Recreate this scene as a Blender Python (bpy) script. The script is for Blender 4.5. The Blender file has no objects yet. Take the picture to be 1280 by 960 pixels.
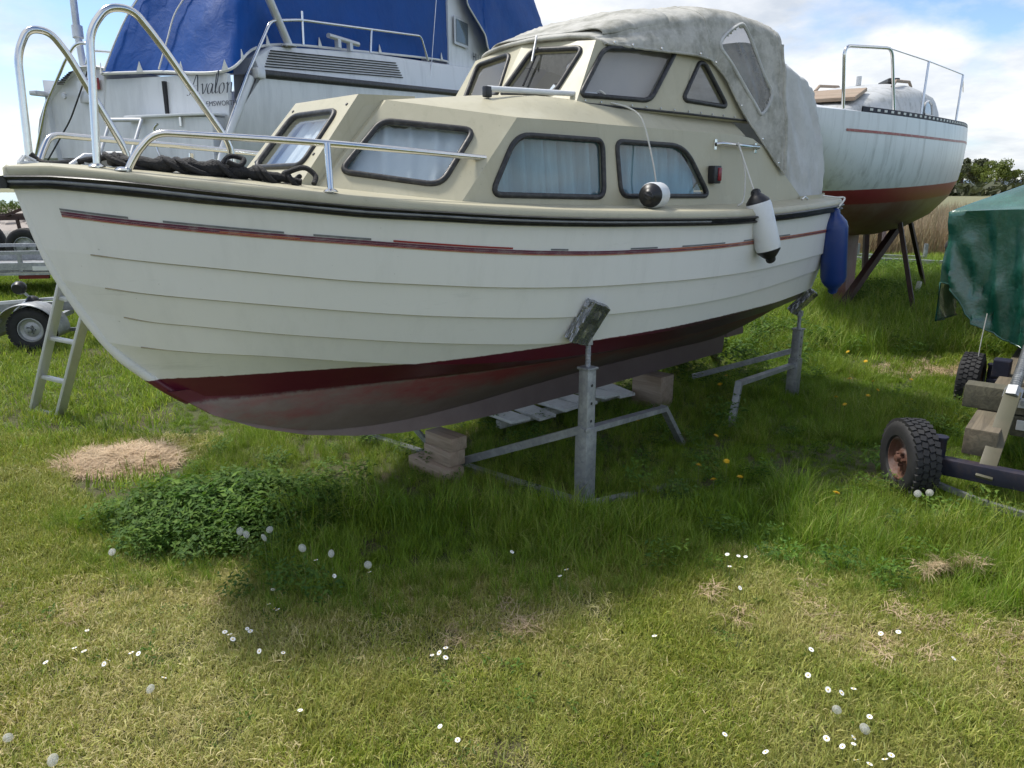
import bpy, bmesh, math, random
import numpy as np
from mathutils import Vector, Matrix
R = math.radians
random.seed(7); RNG = np.random.default_rng(11)
SC = bpy.context.scene
COL = SC.collection

# ------------------------------------------------------------------ camera
CAM_H, FPX = 1.6, 930.0                      # eye height, focal length in pixels of a 1280 wide frame
PITCH = math.atan(250 / FPX)
CP, SP = math.cos(PITCH), math.sin(PITCH)
cd = bpy.data.cameras.new('camera'); cam = bpy.data.objects.new('camera', cd); COL.objects.link(cam)
cd.sensor_width = 36; cd.lens = FPX / 1280 * 36; cd.clip_start = .05; cd.clip_end = 6000
cam.location = (0, 0, CAM_H); cam.rotation_euler = (R(90) - PITCH, 0, 0)
SC.camera = cam

# ------------------------------------------------------------------ sky, sun, exposure
SUN_EL, SUN_AZ = R(61), R(-61)               # azimuth from +Y (away from the camera), negative = to the left
SKY_STRENGTH, SUN_STRENGTH, SUN_ANGLE, EXPOSURE = 0.14, 3.1, R(7.5), 0.52
w = bpy.data.worlds.new('World'); SC.world = w; w.use_nodes = True
nt = w.node_tree; nt.nodes.clear()
def wn(t, **k):
    n = nt.nodes.new(t)
    for a, b in k.items(): setattr(n, a, b)
    return n
def wmath(op, a, b=None, c=None):
    n = wn('ShaderNodeMath', operation=op)
    for i, v in enumerate((a, b, c)):
        if v is None: continue
        if isinstance(v, (int, float)): n.inputs[i].default_value = v
        else: nt.links.new(v, n.inputs[i])
    return n.outputs[0]
out = wn('ShaderNodeOutputWorld'); bg = wn('ShaderNodeBackground'); bg.inputs[1].default_value = SKY_STRENGTH
sky = wn('ShaderNodeTexSky', sky_type='NISHITA'); sky.sun_disc = False
sky.sun_elevation = SUN_EL; sky.sun_rotation = SUN_AZ; sky.altitude = 0; sky.air_density = .8; sky.dust_density = .3; sky.ozone_density = 3.0
tc = wn('ShaderNodeTexCoord'); sep = wn('ShaderNodeSeparateXYZ'); nt.links.new(tc.outputs['Generated'], sep.inputs[0])
zc = wmath('ADD', wmath('MAXIMUM', sep.outputs[2], 0.0), 0.22)
cx = wmath('DIVIDE', sep.outputs[0], zc); cy = wmath('DIVIDE', sep.outputs[1], zc)
comb = wn('ShaderNodeCombineXYZ'); nt.links.new(cx, comb.inputs[0]); nt.links.new(cy, comb.inputs[1])
mp = wn('ShaderNodeMapping'); mp.inputs['Location'].default_value = (9.2, 1.1, 0)
nt.links.new(comb.outputs[0], mp.inputs[0])
n1 = wn('ShaderNodeTexNoise'); n1.inputs['Scale'].default_value = .62; n1.inputs['Detail'].default_value = 9; n1.inputs['Roughness'].default_value = .56
n1.inputs['Distortion'].default_value = .25
n2 = wn('ShaderNodeTexNoise'); n2.inputs['Scale'].default_value = 1.9; n2.inputs['Detail'].default_value = 6; n2.inputs['Roughness'].default_value = .6
nt.links.new(mp.outputs[0], n1.inputs[0]); nt.links.new(mp.outputs[0], n2.inputs[0])
cr = wn('ShaderNodeValToRGB'); cr.color_ramp.elements[0].position = .465; cr.color_ramp.elements[1].position = .565
nt.links.new(n1.outputs[0], cr.inputs[0])
cc = wn('ShaderNodeValToRGB'); e = cc.color_ramp.elements
e[0].position = .34; e[0].color = (3.5, 3.75, 4.1, 1); e[1].position = .62; e[1].color = (5.8, 5.8, 5.8, 1)
nt.links.new(n2.outputs[0], cc.inputs[0])
mx = wn('ShaderNodeMix', data_type='RGBA')
nt.links.new(wmath('MULTIPLY', cr.outputs[0], .92), mx.inputs[0]); nt.links.new(sky.outputs[0], mx.inputs[6]); nt.links.new(cc.outputs[0], mx.inputs[7])
nt.links.new(mx.outputs[2], bg.inputs[0]); nt.links.new(bg.outputs[0], out.inputs[0])
sd = bpy.data.lights.new('sun', 'SUN'); sun = bpy.data.objects.new('sun', sd); COL.objects.link(sun)
sd.energy = SUN_STRENGTH; sd.angle = SUN_ANGLE; sd.color = (1, .955, .88)
_d = Vector((math.sin(SUN_AZ) * math.cos(SUN_EL), math.cos(SUN_AZ) * math.cos(SUN_EL), math.sin(SUN_EL)))
sun.rotation_euler = _d.to_track_quat('Z', 'Y').to_euler()
sun.location = (-8, 6, 12)
vs = SC.view_settings; vs.view_transform = 'Standard'; vs.look = 'None'; vs.exposure = EXPOSURE; vs.gamma = 1; vs.use_curve_mapping = False
SC.render.engine = 'CYCLES'; SC.cycles.max_bounces = 5; SC.cycles.diffuse_bounces = 3; SC.cycles.glossy_bounces = 3; SC.cycles.transmission_bounces = 4; SC.cycles.transparent_max_bounces = 8; SC.cycles.adaptive_threshold = .02; SC.cycles.use_denoising = True

# ------------------------------------------------------------------ helpers: sight lines, meshes, things
def ray(px, py):
    u = (px - 640) / FPX; v = (py - 480) / FPX
    return np.array([u, CP - v * SP, -SP - v * CP])
def ground(px, py, z=0.0):                    # the point of the level z seen there
    r = ray(px, py); return np.array([0, 0, CAM_H]) + r * ((z - CAM_H) / r[2])
def at_Y(px, py, Y):                          # the point seen there at distance Y
    r = ray(px, py); return np.array([0, 0, CAM_H]) + r * (Y / r[1])
class Frame:                                  # a thing's own axes: x along, y to its left, z up
    def __init__(self, origin, ang):
        self.o = np.array([origin[0], origin[1], 0.]); self.a = ang
        self.u = np.array([math.cos(ang), math.sin(ang), 0]); self.v = np.array([-math.sin(ang), math.cos(ang), 0])
    def local(self, P):
        q = np.asarray(P, float) - self.o; return np.array([q @ self.u, q @ self.v, q[2]])
    def on(self, px, py, axis, val):
        o = self.local((0, 0, CAM_H)); r = ray(px, py); r = np.array([r @ self.u, r @ self.v, r[2]])
        return o + r * ((val - o[axis]) / r[axis])
    def world(self, p):
        p = np.asarray(p, float); return self.o + self.u * p[0] + self.v * p[1] + np.array([0, 0, p[2]])

def tag(o, label=None, cat=None, group=None, kind=None):
    if label: o['label'] = label
    if cat: o['category'] = cat
    if group: o['group'] = group
    if kind: o['kind'] = kind
    return o
def empty(name, loc=(0, 0, 0), rz=0.0, label=None, cat=None, group=None):
    o = bpy.data.objects.new(name, None); COL.objects.link(o); o.empty_display_size = .1
    o.location = loc; o.rotation_euler = (0, 0, rz)
    return tag(o, label, cat, group)
class MB:
    def __init__(self): self.v = []; self.f = []; self.n = 0
    def add(self, V, F):
        V = [tuple(map(float, p)) for p in V]; k = self.n
        self.v += V; self.f += [tuple(i + k for i in f) for f in F]; self.n += len(V); return self
    def grid(self, G, cu=False, cv=False):
        G = np.asarray(G, float); a, b = G.shape[:2]; F = []
        for i in range(a if cu else a - 1):
            for j in range(b if cv else b - 1):
                i2, j2 = (i + 1) % a, (j + 1) % b
                F.append((i * b + j, i2 * b + j, i2 * b + j2, i * b + j2))
        return self.add(G.reshape(-1, 3), F)
    def box(self, c, s, rot=None, bev=0.0):
        x, y, z = s[0] / 2, s[1] / 2, s[2] / 2
        if bev <= 0:
            V = [(-x, -y, -z), (x, -y, -z), (x, y, -z), (-x, y, -z), (-x, -y, z), (x, -y, z), (x, y, z), (-x, y, z)]
            F = [(0, 3, 2, 1), (4, 5, 6, 7), (0, 1, 5, 4), (1, 2, 6, 5), (2, 3, 7, 6), (3, 0, 4, 7)]
        else:
            bm = bmesh.new(); bmesh.ops.create_cube(bm, size=1); bmesh.ops.scale(bm, vec=s, verts=bm.verts)
            bmesh.ops.bevel(bm, geom=bm.edges[:], offset=min(bev, .45 * min(s)), segments=2, profile=.6, affect='EDGES')
            bm.verts.index_update(); V = [v.co[:] for v in bm.verts]; F = [[v.index for v in f.verts] for f in bm.faces]; bm.free()
        if rot is not None: V = [rot @ Vector(p) for p in V]
        return self.add([(p[0] + c[0], p[1] + c[1], p[2] + c[2]) for p in V], F)
    def bar(self, a, b, wd, ht, up=(0, 0, 1), bev=0.0):          # square bar from a to b
        a, b = Vector(a), Vector(b); d = (b - a); L = d.length; d.normalize(); u = Vector(up)
        if abs(d.dot(u)) > .98: u = Vector((1, 0, 0))
        y = u.cross(d).normalized(); z = d.cross(y).normalized()
        rot = Matrix((d, y, z)).transposed()
        return self.box((a + b) / 2, (L, wd, ht), rot, bev)
    def tube(self, P, r, seg=10, closed=False, caps=True, sy=1.0):
        P = [Vector(map(float, p)) for p in P]; n = len(P); rr = r if hasattr(r, '__len__') else [r] * n
        T = []
        for i in range(n):
            a = P[(i - 1) % n] if (closed or i > 0) else P[i]; b = P[(i + 1) % n] if (closed or i < n - 1) else P[i]
            t = (b - a); T.append(t.normalized() if t.length > 1e-9 else Vector((0, 0, 1)))
        u = T[0].orthogonal().normalized() if abs(T[0].z) > .9 else Vector((0, 0, 1)); G = []
        for i in range(n):
            u = (u - T[i] * u.dot(T[i]));
            if u.length < 1e-6: u = T[i].orthogonal()
            u.normalize(); v = T[i].cross(u)
            G.append([P[i] + (u * math.cos(2 * math.pi * k / seg) + v * math.sin(2 * math.pi * k / seg) * sy) * rr[i] for k in range(seg)])
        k0 = self.n; self.grid([[tuple(q) for q in g] for g in G], cu=closed, cv=True)
        if caps and not closed:
            self.f.append(tuple(k0 + k for k in range(seg))[::-1]); self.f.append(tuple(k0 + (n - 1) * seg + k for k in range(seg)))
        return self
    def lathe(self, prof, base=(0, 0, 0), axis=(0, 0, 1), seg=20):  # prof: (radius, height)
        ax = Vector(axis).normalized(); u = ax.orthogonal().normalized(); v = ax.cross(u); b = Vector(base)
        G = [[tuple(b + ax * h + (u * math.cos(2 * math.pi * k / seg) + v * math.sin(2 * math.pi * k / seg)) * max(r, 1e-5)) for k in range(seg)] for r, h in prof]
        return self.grid(G, cv=True)
    def prism(self, poly, off):                                  # planar polygon pushed by the vector off
        n = len(poly); off = np.asarray(off, float); P = np.asarray(poly, float)
        return self.add(np.concatenate([P, P + off]), [tuple(range(n))[::-1], tuple(range(n, 2 * n))] + [(i, (i + 1) % n, n + (i + 1) % n, n + i) for i in range(n)])
    def panel(self, outer, holes, th):                           # planar sheet with real openings; th = thickness vector
        bm = bmesh.new(); loops = []; E = []
        for L in [outer] + list(holes):
            vs_ = [bm.verts.new(tuple(map(float, p))) for p in L]; loops.append(vs_)
            E += [bm.edges.new((vs_[i], vs_[(i + 1) % len(vs_)])) for i in range(len(vs_))]
        bmesh.ops.triangle_fill(bm, use_beauty=True, use_dissolve=False, edges=E)
        bm.verts.index_update(); V = np.array([v.co[:] for v in bm.verts]); F = [[v.index for v in f.verts] for f in bm.faces]
        LI = [[v.index for v in L] for L in loops]; bm.free()
        n = len(V); th = np.asarray(th, float)
        FF = [tuple(f) for f in F] + [tuple(i + n for i in f[::-1]) for f in F]
        for L in LI: FF += [(L[i], L[(i + 1) % len(L)], L[(i + 1) % len(L)] + n, L[i] + n) for i in range(len(L))]
        return self.add(np.concatenate([V, V + th]), FF)
    def build(self, name, mat, parent=None, smooth=None, norm=True):
        me = bpy.data.meshes.new(name); me.from_pydata(self.v, [], self.f); me.validate(); me.update()
        if norm:
            bm = bmesh.new(); bm.from_mesh(me); bmesh.ops.recalc_face_normals(bm, faces=bm.faces); bm.to_mesh(me); bm.free()
        if smooth is not None:
            me.shade_smooth()
            if smooth < 180: me.set_sharp_from_angle(angle=R(smooth))
        me.materials.append(mat); o = bpy.data.objects.new(name, me); COL.objects.link(o)
        if parent is not None: o.parent = parent
        return o
def copy_tree(o, parent=None):
    c = o.copy(); COL.objects.link(c); c.parent = parent
    for ch in o.children: copy_tree(ch, c)
    return c
def smooth_path(P, n=8, closed=False):                           # Catmull-Rom through the points
    P = np.asarray(P, float); m = len(P); out_ = []
    for i in range(m if closed else m - 1):
        if closed: a, b, c, d = P[(i - 1) % m], P[i], P[(i + 1) % m], P[(i + 2) % m]
        else: a, b, c, d = P[max(i - 1, 0)], P[i], P[i + 1], P[min(i + 2, m - 1)]
        for k in range(n):
            t = k / n
            out_.append(.5 * ((2 * b) + (c - a) * t + (2 * a - 5 * b + 4 * c - d) * t * t + (3 * b - a - 3 * c + d) * t ** 3))
    if not closed: out_.append(P[-1])
    return np.array(out_)
def fillet(P, r, seg=6, closed=False):                           # straight runs with rounded corners
    P = [np.asarray(p, float) for p in P]; n = len(P); rr = r if hasattr(r, '__len__') else [r] * n; out_ = []
    for i in range(n):
        if not closed and i in (0, n - 1): out_.append(P[i]); continue
        a, b, c = P[i - 1], P[i], P[(i + 1) % n]; d1, d2 = a - b, c - b; l1, l2 = np.linalg.norm(d1), np.linalg.norm(d2)
        q = min(rr[i], .48 * l1, .48 * l2); p1, p2 = b + d1 / l1 * q, b + d2 / l2 * q
        for k in range(seg + 1):
            t = k / seg; out_.append((1 - t) ** 2 * p1 + 2 * t * (1 - t) * b + t * t * p2)
    return out_
def pc(xs, ys):                                                   # smooth monotone-ish table lookup
    xs, ys = np.asarray(xs, float), np.asarray(ys, float)
    m = np.gradient(ys, xs)
    def f(x):
        x = np.clip(np.asarray(x, float), xs[0], xs[-1]); i = np.clip(np.searchsorted(xs, x) - 1, 0, len(xs) - 2)
        h = xs[i + 1] - xs[i]; t = (x - xs[i]) / h
        return (2 * t ** 3 - 3 * t ** 2 + 1) * ys[i] + (t ** 3 - 2 * t ** 2 + t) * h * m[i] + (-2 * t ** 3 + 3 * t ** 2) * ys[i + 1] + (t ** 3 - t ** 2) * h * m[i + 1]
    return f
def vnoise(x, y, s=0):                                            # cheap value noise, 0..1
    x, y = np.asarray(x, float), np.asarray(y, float); xi, yi = np.floor(x), np.floor(y); fx, fy = x - xi, y - yi
    fx, fy = fx * fx * (3 - 2 * fx), fy * fy * (3 - 2 * fy)
    def h(a, b): q = np.sin(a * 127.1 + b * 311.7 + s * 74.7) * 43758.5453; return q - np.floor(q)
    return (h(xi, yi) * (1 - fx) + h(xi + 1, yi) * fx) * (1 - fy) + (h(xi, yi + 1) * (1 - fx) + h(xi + 1, yi + 1) * fx) * fy
def fbm(x, y, s=0, o=4): return sum(vnoise(x * 2 ** k, y * 2 ** k, s + k) * .5 ** (k + 1) for k in range(o)) / (1 - .5 ** o)

# ------------------------------------------------------------------ materials
class NT:
    def __init__(self, name):
        self.m = bpy.data.materials.new(name); self.m.use_nodes = True; self.t = self.m.node_tree; self.t.nodes.clear()
        self.out = self.n('ShaderNodeOutputMaterial'); self._tc = None
    def n(self, t, **k):
        x = self.t.nodes.new(t)
        for a, b in k.items(): setattr(x, a, b)
        return x
    def l(self, a, b): self.t.links.new(a, b)
    def coord(self, kind='Object'):
        if self._tc is None: self._tc = self.n('ShaderNodeTexCoord')
        return self._tc.outputs[kind]
    def pos(self): return self.n('ShaderNodeNewGeometry').outputs['Position']
    def noise(self, scale, detail=4, rough=.55, vec=None, stretch=None, dist=0):
        x = self.n('ShaderNodeTexNoise'); x.inputs['Scale'].default_value = scale; x.inputs['Detail'].default_value = detail
        x.inputs['Roughness'].default_value = rough; x.inputs['Distortion'].default_value = dist
        vec = vec if vec is not None else self.coord()
        if stretch:
            mp_ = self.n('ShaderNodeMapping'); mp_.inputs['Scale'].default_value = stretch; self.l(vec, mp_.inputs[0]); vec = mp_.outputs[0]
        self.l(vec, x.inputs['Vector']); return x.outputs[0]
    def ramp(self, fac, stops):
        x = self.n('ShaderNodeValToRGB'); el = x.color_ramp.elements
        while len(el) < len(stops): el.new(.5)
        for q, (p, c) in zip(el, stops):
            q.position = p; q.color = (c, c, c, 1) if isinstance(c, (int, float)) else (*c, 1)
        self.l(fac, x.inputs[0]); return x.outputs[0]
    def math(self, op, a, b=None, clamp=False):
        x = self.n('ShaderNodeMath', operation=op); x.use_clamp = clamp
        for i, v in enumerate((a, b)):
            if v is None: continue
            if isinstance(v, (int, float)): x.inputs[i].default_value = v
            else: self.l(v, x.inputs[i])
        return x.outputs[0]
    def mix(self, fac, a, b, mode='MIX'):
        x = self.n('ShaderNodeMix', data_type='RGBA', blend_type=mode)
        for i, v in ((0, fac), (6, a), (7, b)):
            if isinstance(v, (int, float)): x.inputs[i].default_value = v if i == 0 else (v, v, v, 1)
            elif isinstance(v, tuple): x.inputs[i].default_value = (*v, 1)
            else: self.l(v, x.inputs[i])
        return x.outputs[2]
    def bump(self, h, strength=.3, dist=.01):
        x = self.n('ShaderNodeBump'); x.inputs['Strength'].default_value = strength; x.inputs['Distance'].default_value = dist
        self.l(h, x.inputs['Height']); return x.outputs[0]
    def xyz(self, vec):
        s_ = self.n('ShaderNodeSeparateXYZ'); self.l(vec, s_.inputs[0]); return s_.outputs
    def pbsdf(self, col, rough=.5, metal=0.0, normal=None, **k):
        p = self.n('ShaderNodeBsdfPrincipled')
        for nm, v in (('Base Color', col), ('Roughness', rough), ('Metallic', metal)):
            if isinstance(v, tuple): p.inputs[nm].default_value = (*v, 1)
            elif isinstance(v, (int, float)): p.inputs[nm].default_value = v
            else: self.l(v, p.inputs[nm])
        if normal is not None: self.l(normal, p.inputs['Normal'])
        for nm, v in k.items(): p.inputs[nm.replace('_', ' ')].default_value = v
        return p.outputs[0]
    def done(self, sh): self.l(sh, self.out.inputs[0]); return self.m
def simple(name, col, rough=.5, metal=0.0, var=.12, scale=6, bump=.0, bscale=80, dirt=None, dirt_amt=.5, dscale=3, stretch=None, rvar=.12):
    t = NT(name); f = t.noise(scale, 5, .6, stretch=stretch)
    c = t.mix(f, tuple(x * (1 - var) for x in col), tuple(min(1, x * (1 + var)) for x in col))
    if dirt is not None:
        d = t.ramp(t.noise(dscale, 8, .68, stretch=stretch), [(.48, 0.0), (.72, 1.0)]); c = t.mix(t.math('MULTIPLY', d, dirt_amt), c, dirt)
    rg = t.math('ADD', t.math('MULTIPLY', t.noise(scale * 2.3, 4), rvar * 2), rough - rvar)
    nb = t.bump(t.noise(bscale, 5, .6), bump, .01) if bump else None
    return t.done(t.pbsdf(c, rg, metal, nb))
def glass(name, tint=(.9, .95, .97), refl=1.0, dirt=.06):
    t = NT(name); lw = t.n('ShaderNodeLayerWeight'); lw.inputs[0].default_value = .5
    fr = t.math('ADD', t.math('MULTIPLY', t.math('POWER', lw.outputs['Facing'], 5.0), .92), .045)
    tr = t.n('ShaderNodeBsdfTransparent'); tr.inputs[0].default_value = (*tint, 1)
    gl = t.n('ShaderNodeBsdfGlossy'); gl.inputs['Roughness'].default_value = .03
    m1 = t.n('ShaderNodeMixShader'); t.l(t.math('MULTIPLY', fr, refl, True), m1.inputs[0]); t.l(tr.outputs[0], m1.inputs[1]); t.l(gl.outputs[0], m1.inputs[2])
    df = t.n('ShaderNodeBsdfDiffuse'); df.inputs[0].default_value = (.55, .55, .52, 1)
    m2 = t.n('ShaderNodeMixShader'); t.l(t.math('MULTIPLY', t.noise(5, 6, .7), dirt * 2), m2.inputs[0]); t.l(m1.outputs[0], m2.inputs[1]); t.l(df.outputs[0], m2.inputs[2])
    return t.done(m2.outputs[0])
def cloth(name, col, dirt=None, spec=.4, dirt_amt=.5, transl=.25, scale=3, dscale=2.5, stretch=None, rough=.75, bump=.15, bscale=14, contrast=.15, coat=0.0):
    t = NT(name); c = t.mix(t.noise(scale, 6, .6, stretch=stretch), tuple(x * (1 - contrast * 1.2) for x in col), tuple(min(1, x * (1 + contrast * .8)) for x in col))
    if dirt is not None:
        d = t.ramp(t.noise(dscale, 10, .72), [(.46, 0.0), (.66, 1.0)]); c = t.mix(t.math('MULTIPLY', d, dirt_amt), c, dirt)
    nb = t.bump(t.noise(bscale, 7, .62, dist=.6), bump, .02)
    p = t.pbsdf(c, rough, 0.0, nb, Specular_IOR_Level=spec, Coat_Weight=coat, Coat_Roughness=.12); tl = t.n('ShaderNodeBsdfTranslucent'); t.l(c, tl.inputs[0])
    m_ = t.n('ShaderNodeMixShader'); m_.inputs[0].default_value = transl; t.l(p, m_.inputs[1]); t.l(tl.outputs[0], m_.inputs[2])
    return t.done(m_.outputs[0])
def galv(name, base=.42):
    t = NT(name); v = t.n('ShaderNodeTexVoronoi'); v.inputs['Scale'].default_value = 55; t.l(t.coord(), v.inputs['Vector'])
    c = t.mix(v.outputs['Color'], (base * .78, base * .82, base * .86), (base * 1.1, base * 1.13, base * 1.15))
    d = t.ramp(t.noise(7, 8, .7), [(.5, 0.0), (.75, .8)]); c = t.mix(d, c, (.6, .62, .62))
    return t.done(t.pbsdf(c, t.math('ADD', t.math('MULTIPLY', v.outputs['Distance'], .2), .4), .55))
def timber(name, col, dark, axis=0, rough=.8):
    t = NT(name); st = [14, 14, 14]; st[axis] = .9
    g = t.noise(2.4, 8, .65, stretch=tuple(st), dist=.8)
    c = t.mix(t.ramp(g, [(.3, 0.0), (.7, 1.0)]), dark, col)
    k = t.ramp(t.noise(1.6, 8, .7, stretch=tuple(st)), [(.26, 1.0), (.33, 0.0)]); c = t.mix(t.math('MULTIPLY', k, .8), c, tuple(x * .25 for x in dark))
    c = t.mix(t.math('MULTIPLY', t.ramp(t.noise(4, 6), [(.5, 0.0), (.8, 1.0)]), .4), c, (.16, .17, .12))
    return t.done(t.pbsdf(c, rough, 0.0, t.bump(g, .5, .006)))

M = {}
M['white_gel'] = simple('white_gelcoat', (.74, .75, .74), .32, var=.03, scale=2, dirt=(.45, .45, .40), dirt_amt=.22, dscale=2.2, stretch=(2.5, 2.5, .5))
def cream_mat():
    t = NT('cream_gelcoat'); c = t.mix(t.noise(2.5, 5), (.43, .40, .285), (.485, .455, .33))
    run = t.ramp(t.noise(2.2, 9, .7, stretch=(7, 7, .5)), [(.52, 0.0), (.74, 1.0)]); c = t.mix(t.math('MULTIPLY', run, .38), c, (.30, .28, .19))
    sp = t.ramp(t.noise(85, 3, .6), [(.70, 0.0), (.74, 1.0)]); c = t.mix(t.math('MULTIPLY', sp, .55), c, (.16, .15, .11))
    ch = t.ramp(t.noise(5, 6, .65), [(.55, 0.0), (.75, 1.0)]); c = t.mix(t.math('MULTIPLY', ch, .35), c, (.60, .58, .47))
    return t.done(t.pbsdf(c, t.math('ADD', t.math('MULTIPLY', t.noise(6, 5), .3), .30), 0.0, t.bump(t.noise(120, 3), .05, .003)))
M['cream'] = cream_mat()
M['black_rubber'] = simple('black_rubber', (.012, .012, .014), .38, var=.3, scale=30, dirt=(.09, .09, .085), dirt_amt=.5, dscale=18)
M['gasket'] = simple('window_rubber', (.02, .02, .022), .5, var=.3, scale=30, dirt=(.12, .12, .11), dirt_amt=.5, dscale=40)
M['grey_insert'] = simple('grey_vinyl', (.30, .31, .33), .35, var=.1, scale=20, dirt=(.06, .06, .06), dirt_amt=.5, dscale=14)
M['steel'] = simple('stainless_steel', (.68, .68, .67), .16, 1.0, var=.08, scale=20, dirt=(.42, .36, .28), dirt_amt=.25, dscale=12, rvar=.06)
M['alu'] = simple('aluminium', (.60, .61, .62), .45, .45, var=.1, scale=12, dirt=(.35, .35, .34), dirt_amt=.4, dscale=9)
M['galv'] = galv('galvanised_steel', .34); M['galv_dark'] = galv('weathered_galvanised', .26)
M['glass'] = glass('window_glass', (.94, .97, .98), 2.2, .03); M['glass_dark'] = glass('dark_glass', (.45, .5, .52), 1.2)
M['canvas'] = cloth('grey_canvas', (.62, .61, .56), dirt=(.22, .22, .175), dirt_amt=.75, transl=.22, scale=30, dscale=6, bump=.45, bscale=7, contrast=.25)
M['canvas_clean'] = cloth('pale_canvas', (.74, .75, .74), dirt=(.40, .40, .37), dirt_amt=.4, transl=.25, scale=2.5, dscale=4, bump=.5, bscale=6)
M['vinyl_window'] = glass('clear_vinyl', (.55, .55, .58), 1.0, .32)
M['curtain_blue'] = cloth('teal_curtain', (.22, .42, .50), transl=.25, scale=7, stretch=(3, 3, .08), bump=.1, bscale=40, contrast=.45)  # vertical stripes paint in the light and dark of the folds
M['curtain_pale'] = cloth('pale_curtain', (.84, .92, 1.0), transl=.2, scale=4, bump=.1, bscale=30)
M['inner_grey'] = cloth('grey_blind', (.44, .42, .42), dirt=(.36, .34, .33), dirt_amt=.3, transl=.2)
M['interior'] = simple('cabin_lining', (.30, .28, .25), .8)
M['black_plastic'] = simple('black_plastic', (.015, .015, .017), .4, var=.2, scale=10)
M['tape'] = simple('silver_tape', (.27, .28, .30), .26, .75, var=.5, scale=9, bump=1.0, bscale=22)
M['white_pvc'] = simple('white_fender', (.72, .74, .76), .38, var=.05, scale=6, dirt=(.42, .42, .42), dirt_amt=.3, dscale=7)
M['blue_pvc'] = simple('blue_fender', (.012, .04, .19), .35, var=.15, scale=8, dirt=(.05, .07, .16), dirt_amt=.4, dscale=9)
M['rope_white'] = simple('white_rope', (.66, .65, .60), .8, var=.15, scale=60, bump=.5, bscale=160)
M['lap_grime'] = simple('lap_grime', (.33, .29, .20), .8, var=.4, scale=12)
M['rope_black'] = simple('black_rope', (.012, .012, .014), .7, var=.3, scale=60, bump=.8, bscale=150)
M['red_lens'] = simple('red_lens', (.22, .012, .02), .2, var=.1)
M['black_stem'] = simple('brown_steel', (.055, .03, .028), .6, .3, var=.35, scale=14, dirt=(.10, .045, .03), dirt_amt=.6, dscale=8)
M['tyre'] = simple('tyre_rubber', (.016, .016, .018), .75, var=.3, scale=20, dirt=(.045, .043, .038), dirt_amt=.5, dscale=9)
M['wood_pale'] = timber('pale_timber', (.42, .33, .25), (.24, .17, .12), 1)
M['wood_old'] = timber('weathered_timber', (.19, .155, .105), (.075, .062, .043), 0)
M['wood_olive'] = timber('tarred_timber', (.13, .12, .08), (.055, .052, .036), 0)
M['white_paint'] = simple('flaking_white_paint', (.62, .62, .58), .6, var=.08, scale=8, dirt=(.2, .19, .15), dirt_amt=.6, dscale=6)
M['olive_paint'] = simple('olive_paint', (.075, .072, .04), .5, var=.15, scale=9, dirt=(.16, .12, .08), dirt_amt=.4)
M['navy_steel'] = simple('navy_steel', (.016, .017, .035), .55, .2, var=.4, scale=12, dirt=(.11, .07, .05), dirt_amt=.5, dscale=7)
M['rust'] = simple('rusty_steel', (.13, .06, .04), .8, .2, var=.3, scale=16, dirt=(.36, .32, .31), dirt_amt=.85, dscale=5)
M['wheel_grey'] = simple('grey_wheel', (.36, .37, .38), .45, .4, var=.12, scale=12, dirt=(.16, .14, .12), dirt_amt=.5)
M['red_paint'] = simple('red_paint', (.30, .03, .03), .45, var=.2, scale=8)
M['rock'] = simple('rock', (.33, .29, .26), .9, var=.3, scale=3, bump=.6, bscale=8)
def stripe_mat(name, col): return simple(name, col, .4, var=.18, scale=25, dirt=(.55, .53, .5), dirt_amt=.35, dscale=20)
M['s_grey'] = stripe_mat('grey_stripe', (.17, .18, .19)); M['s_plum'] = stripe_mat('plum_stripe', (.13, .035, .07))
M['s_red'] = stripe_mat('red_stripe', (.33, .07, .06)); M['s_gold'] = stripe_mat('gold_stripe', (.50, .36, .20)); M['s_orange'] = stripe_mat('orange_stripe', (.42, .13, .07))
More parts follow.
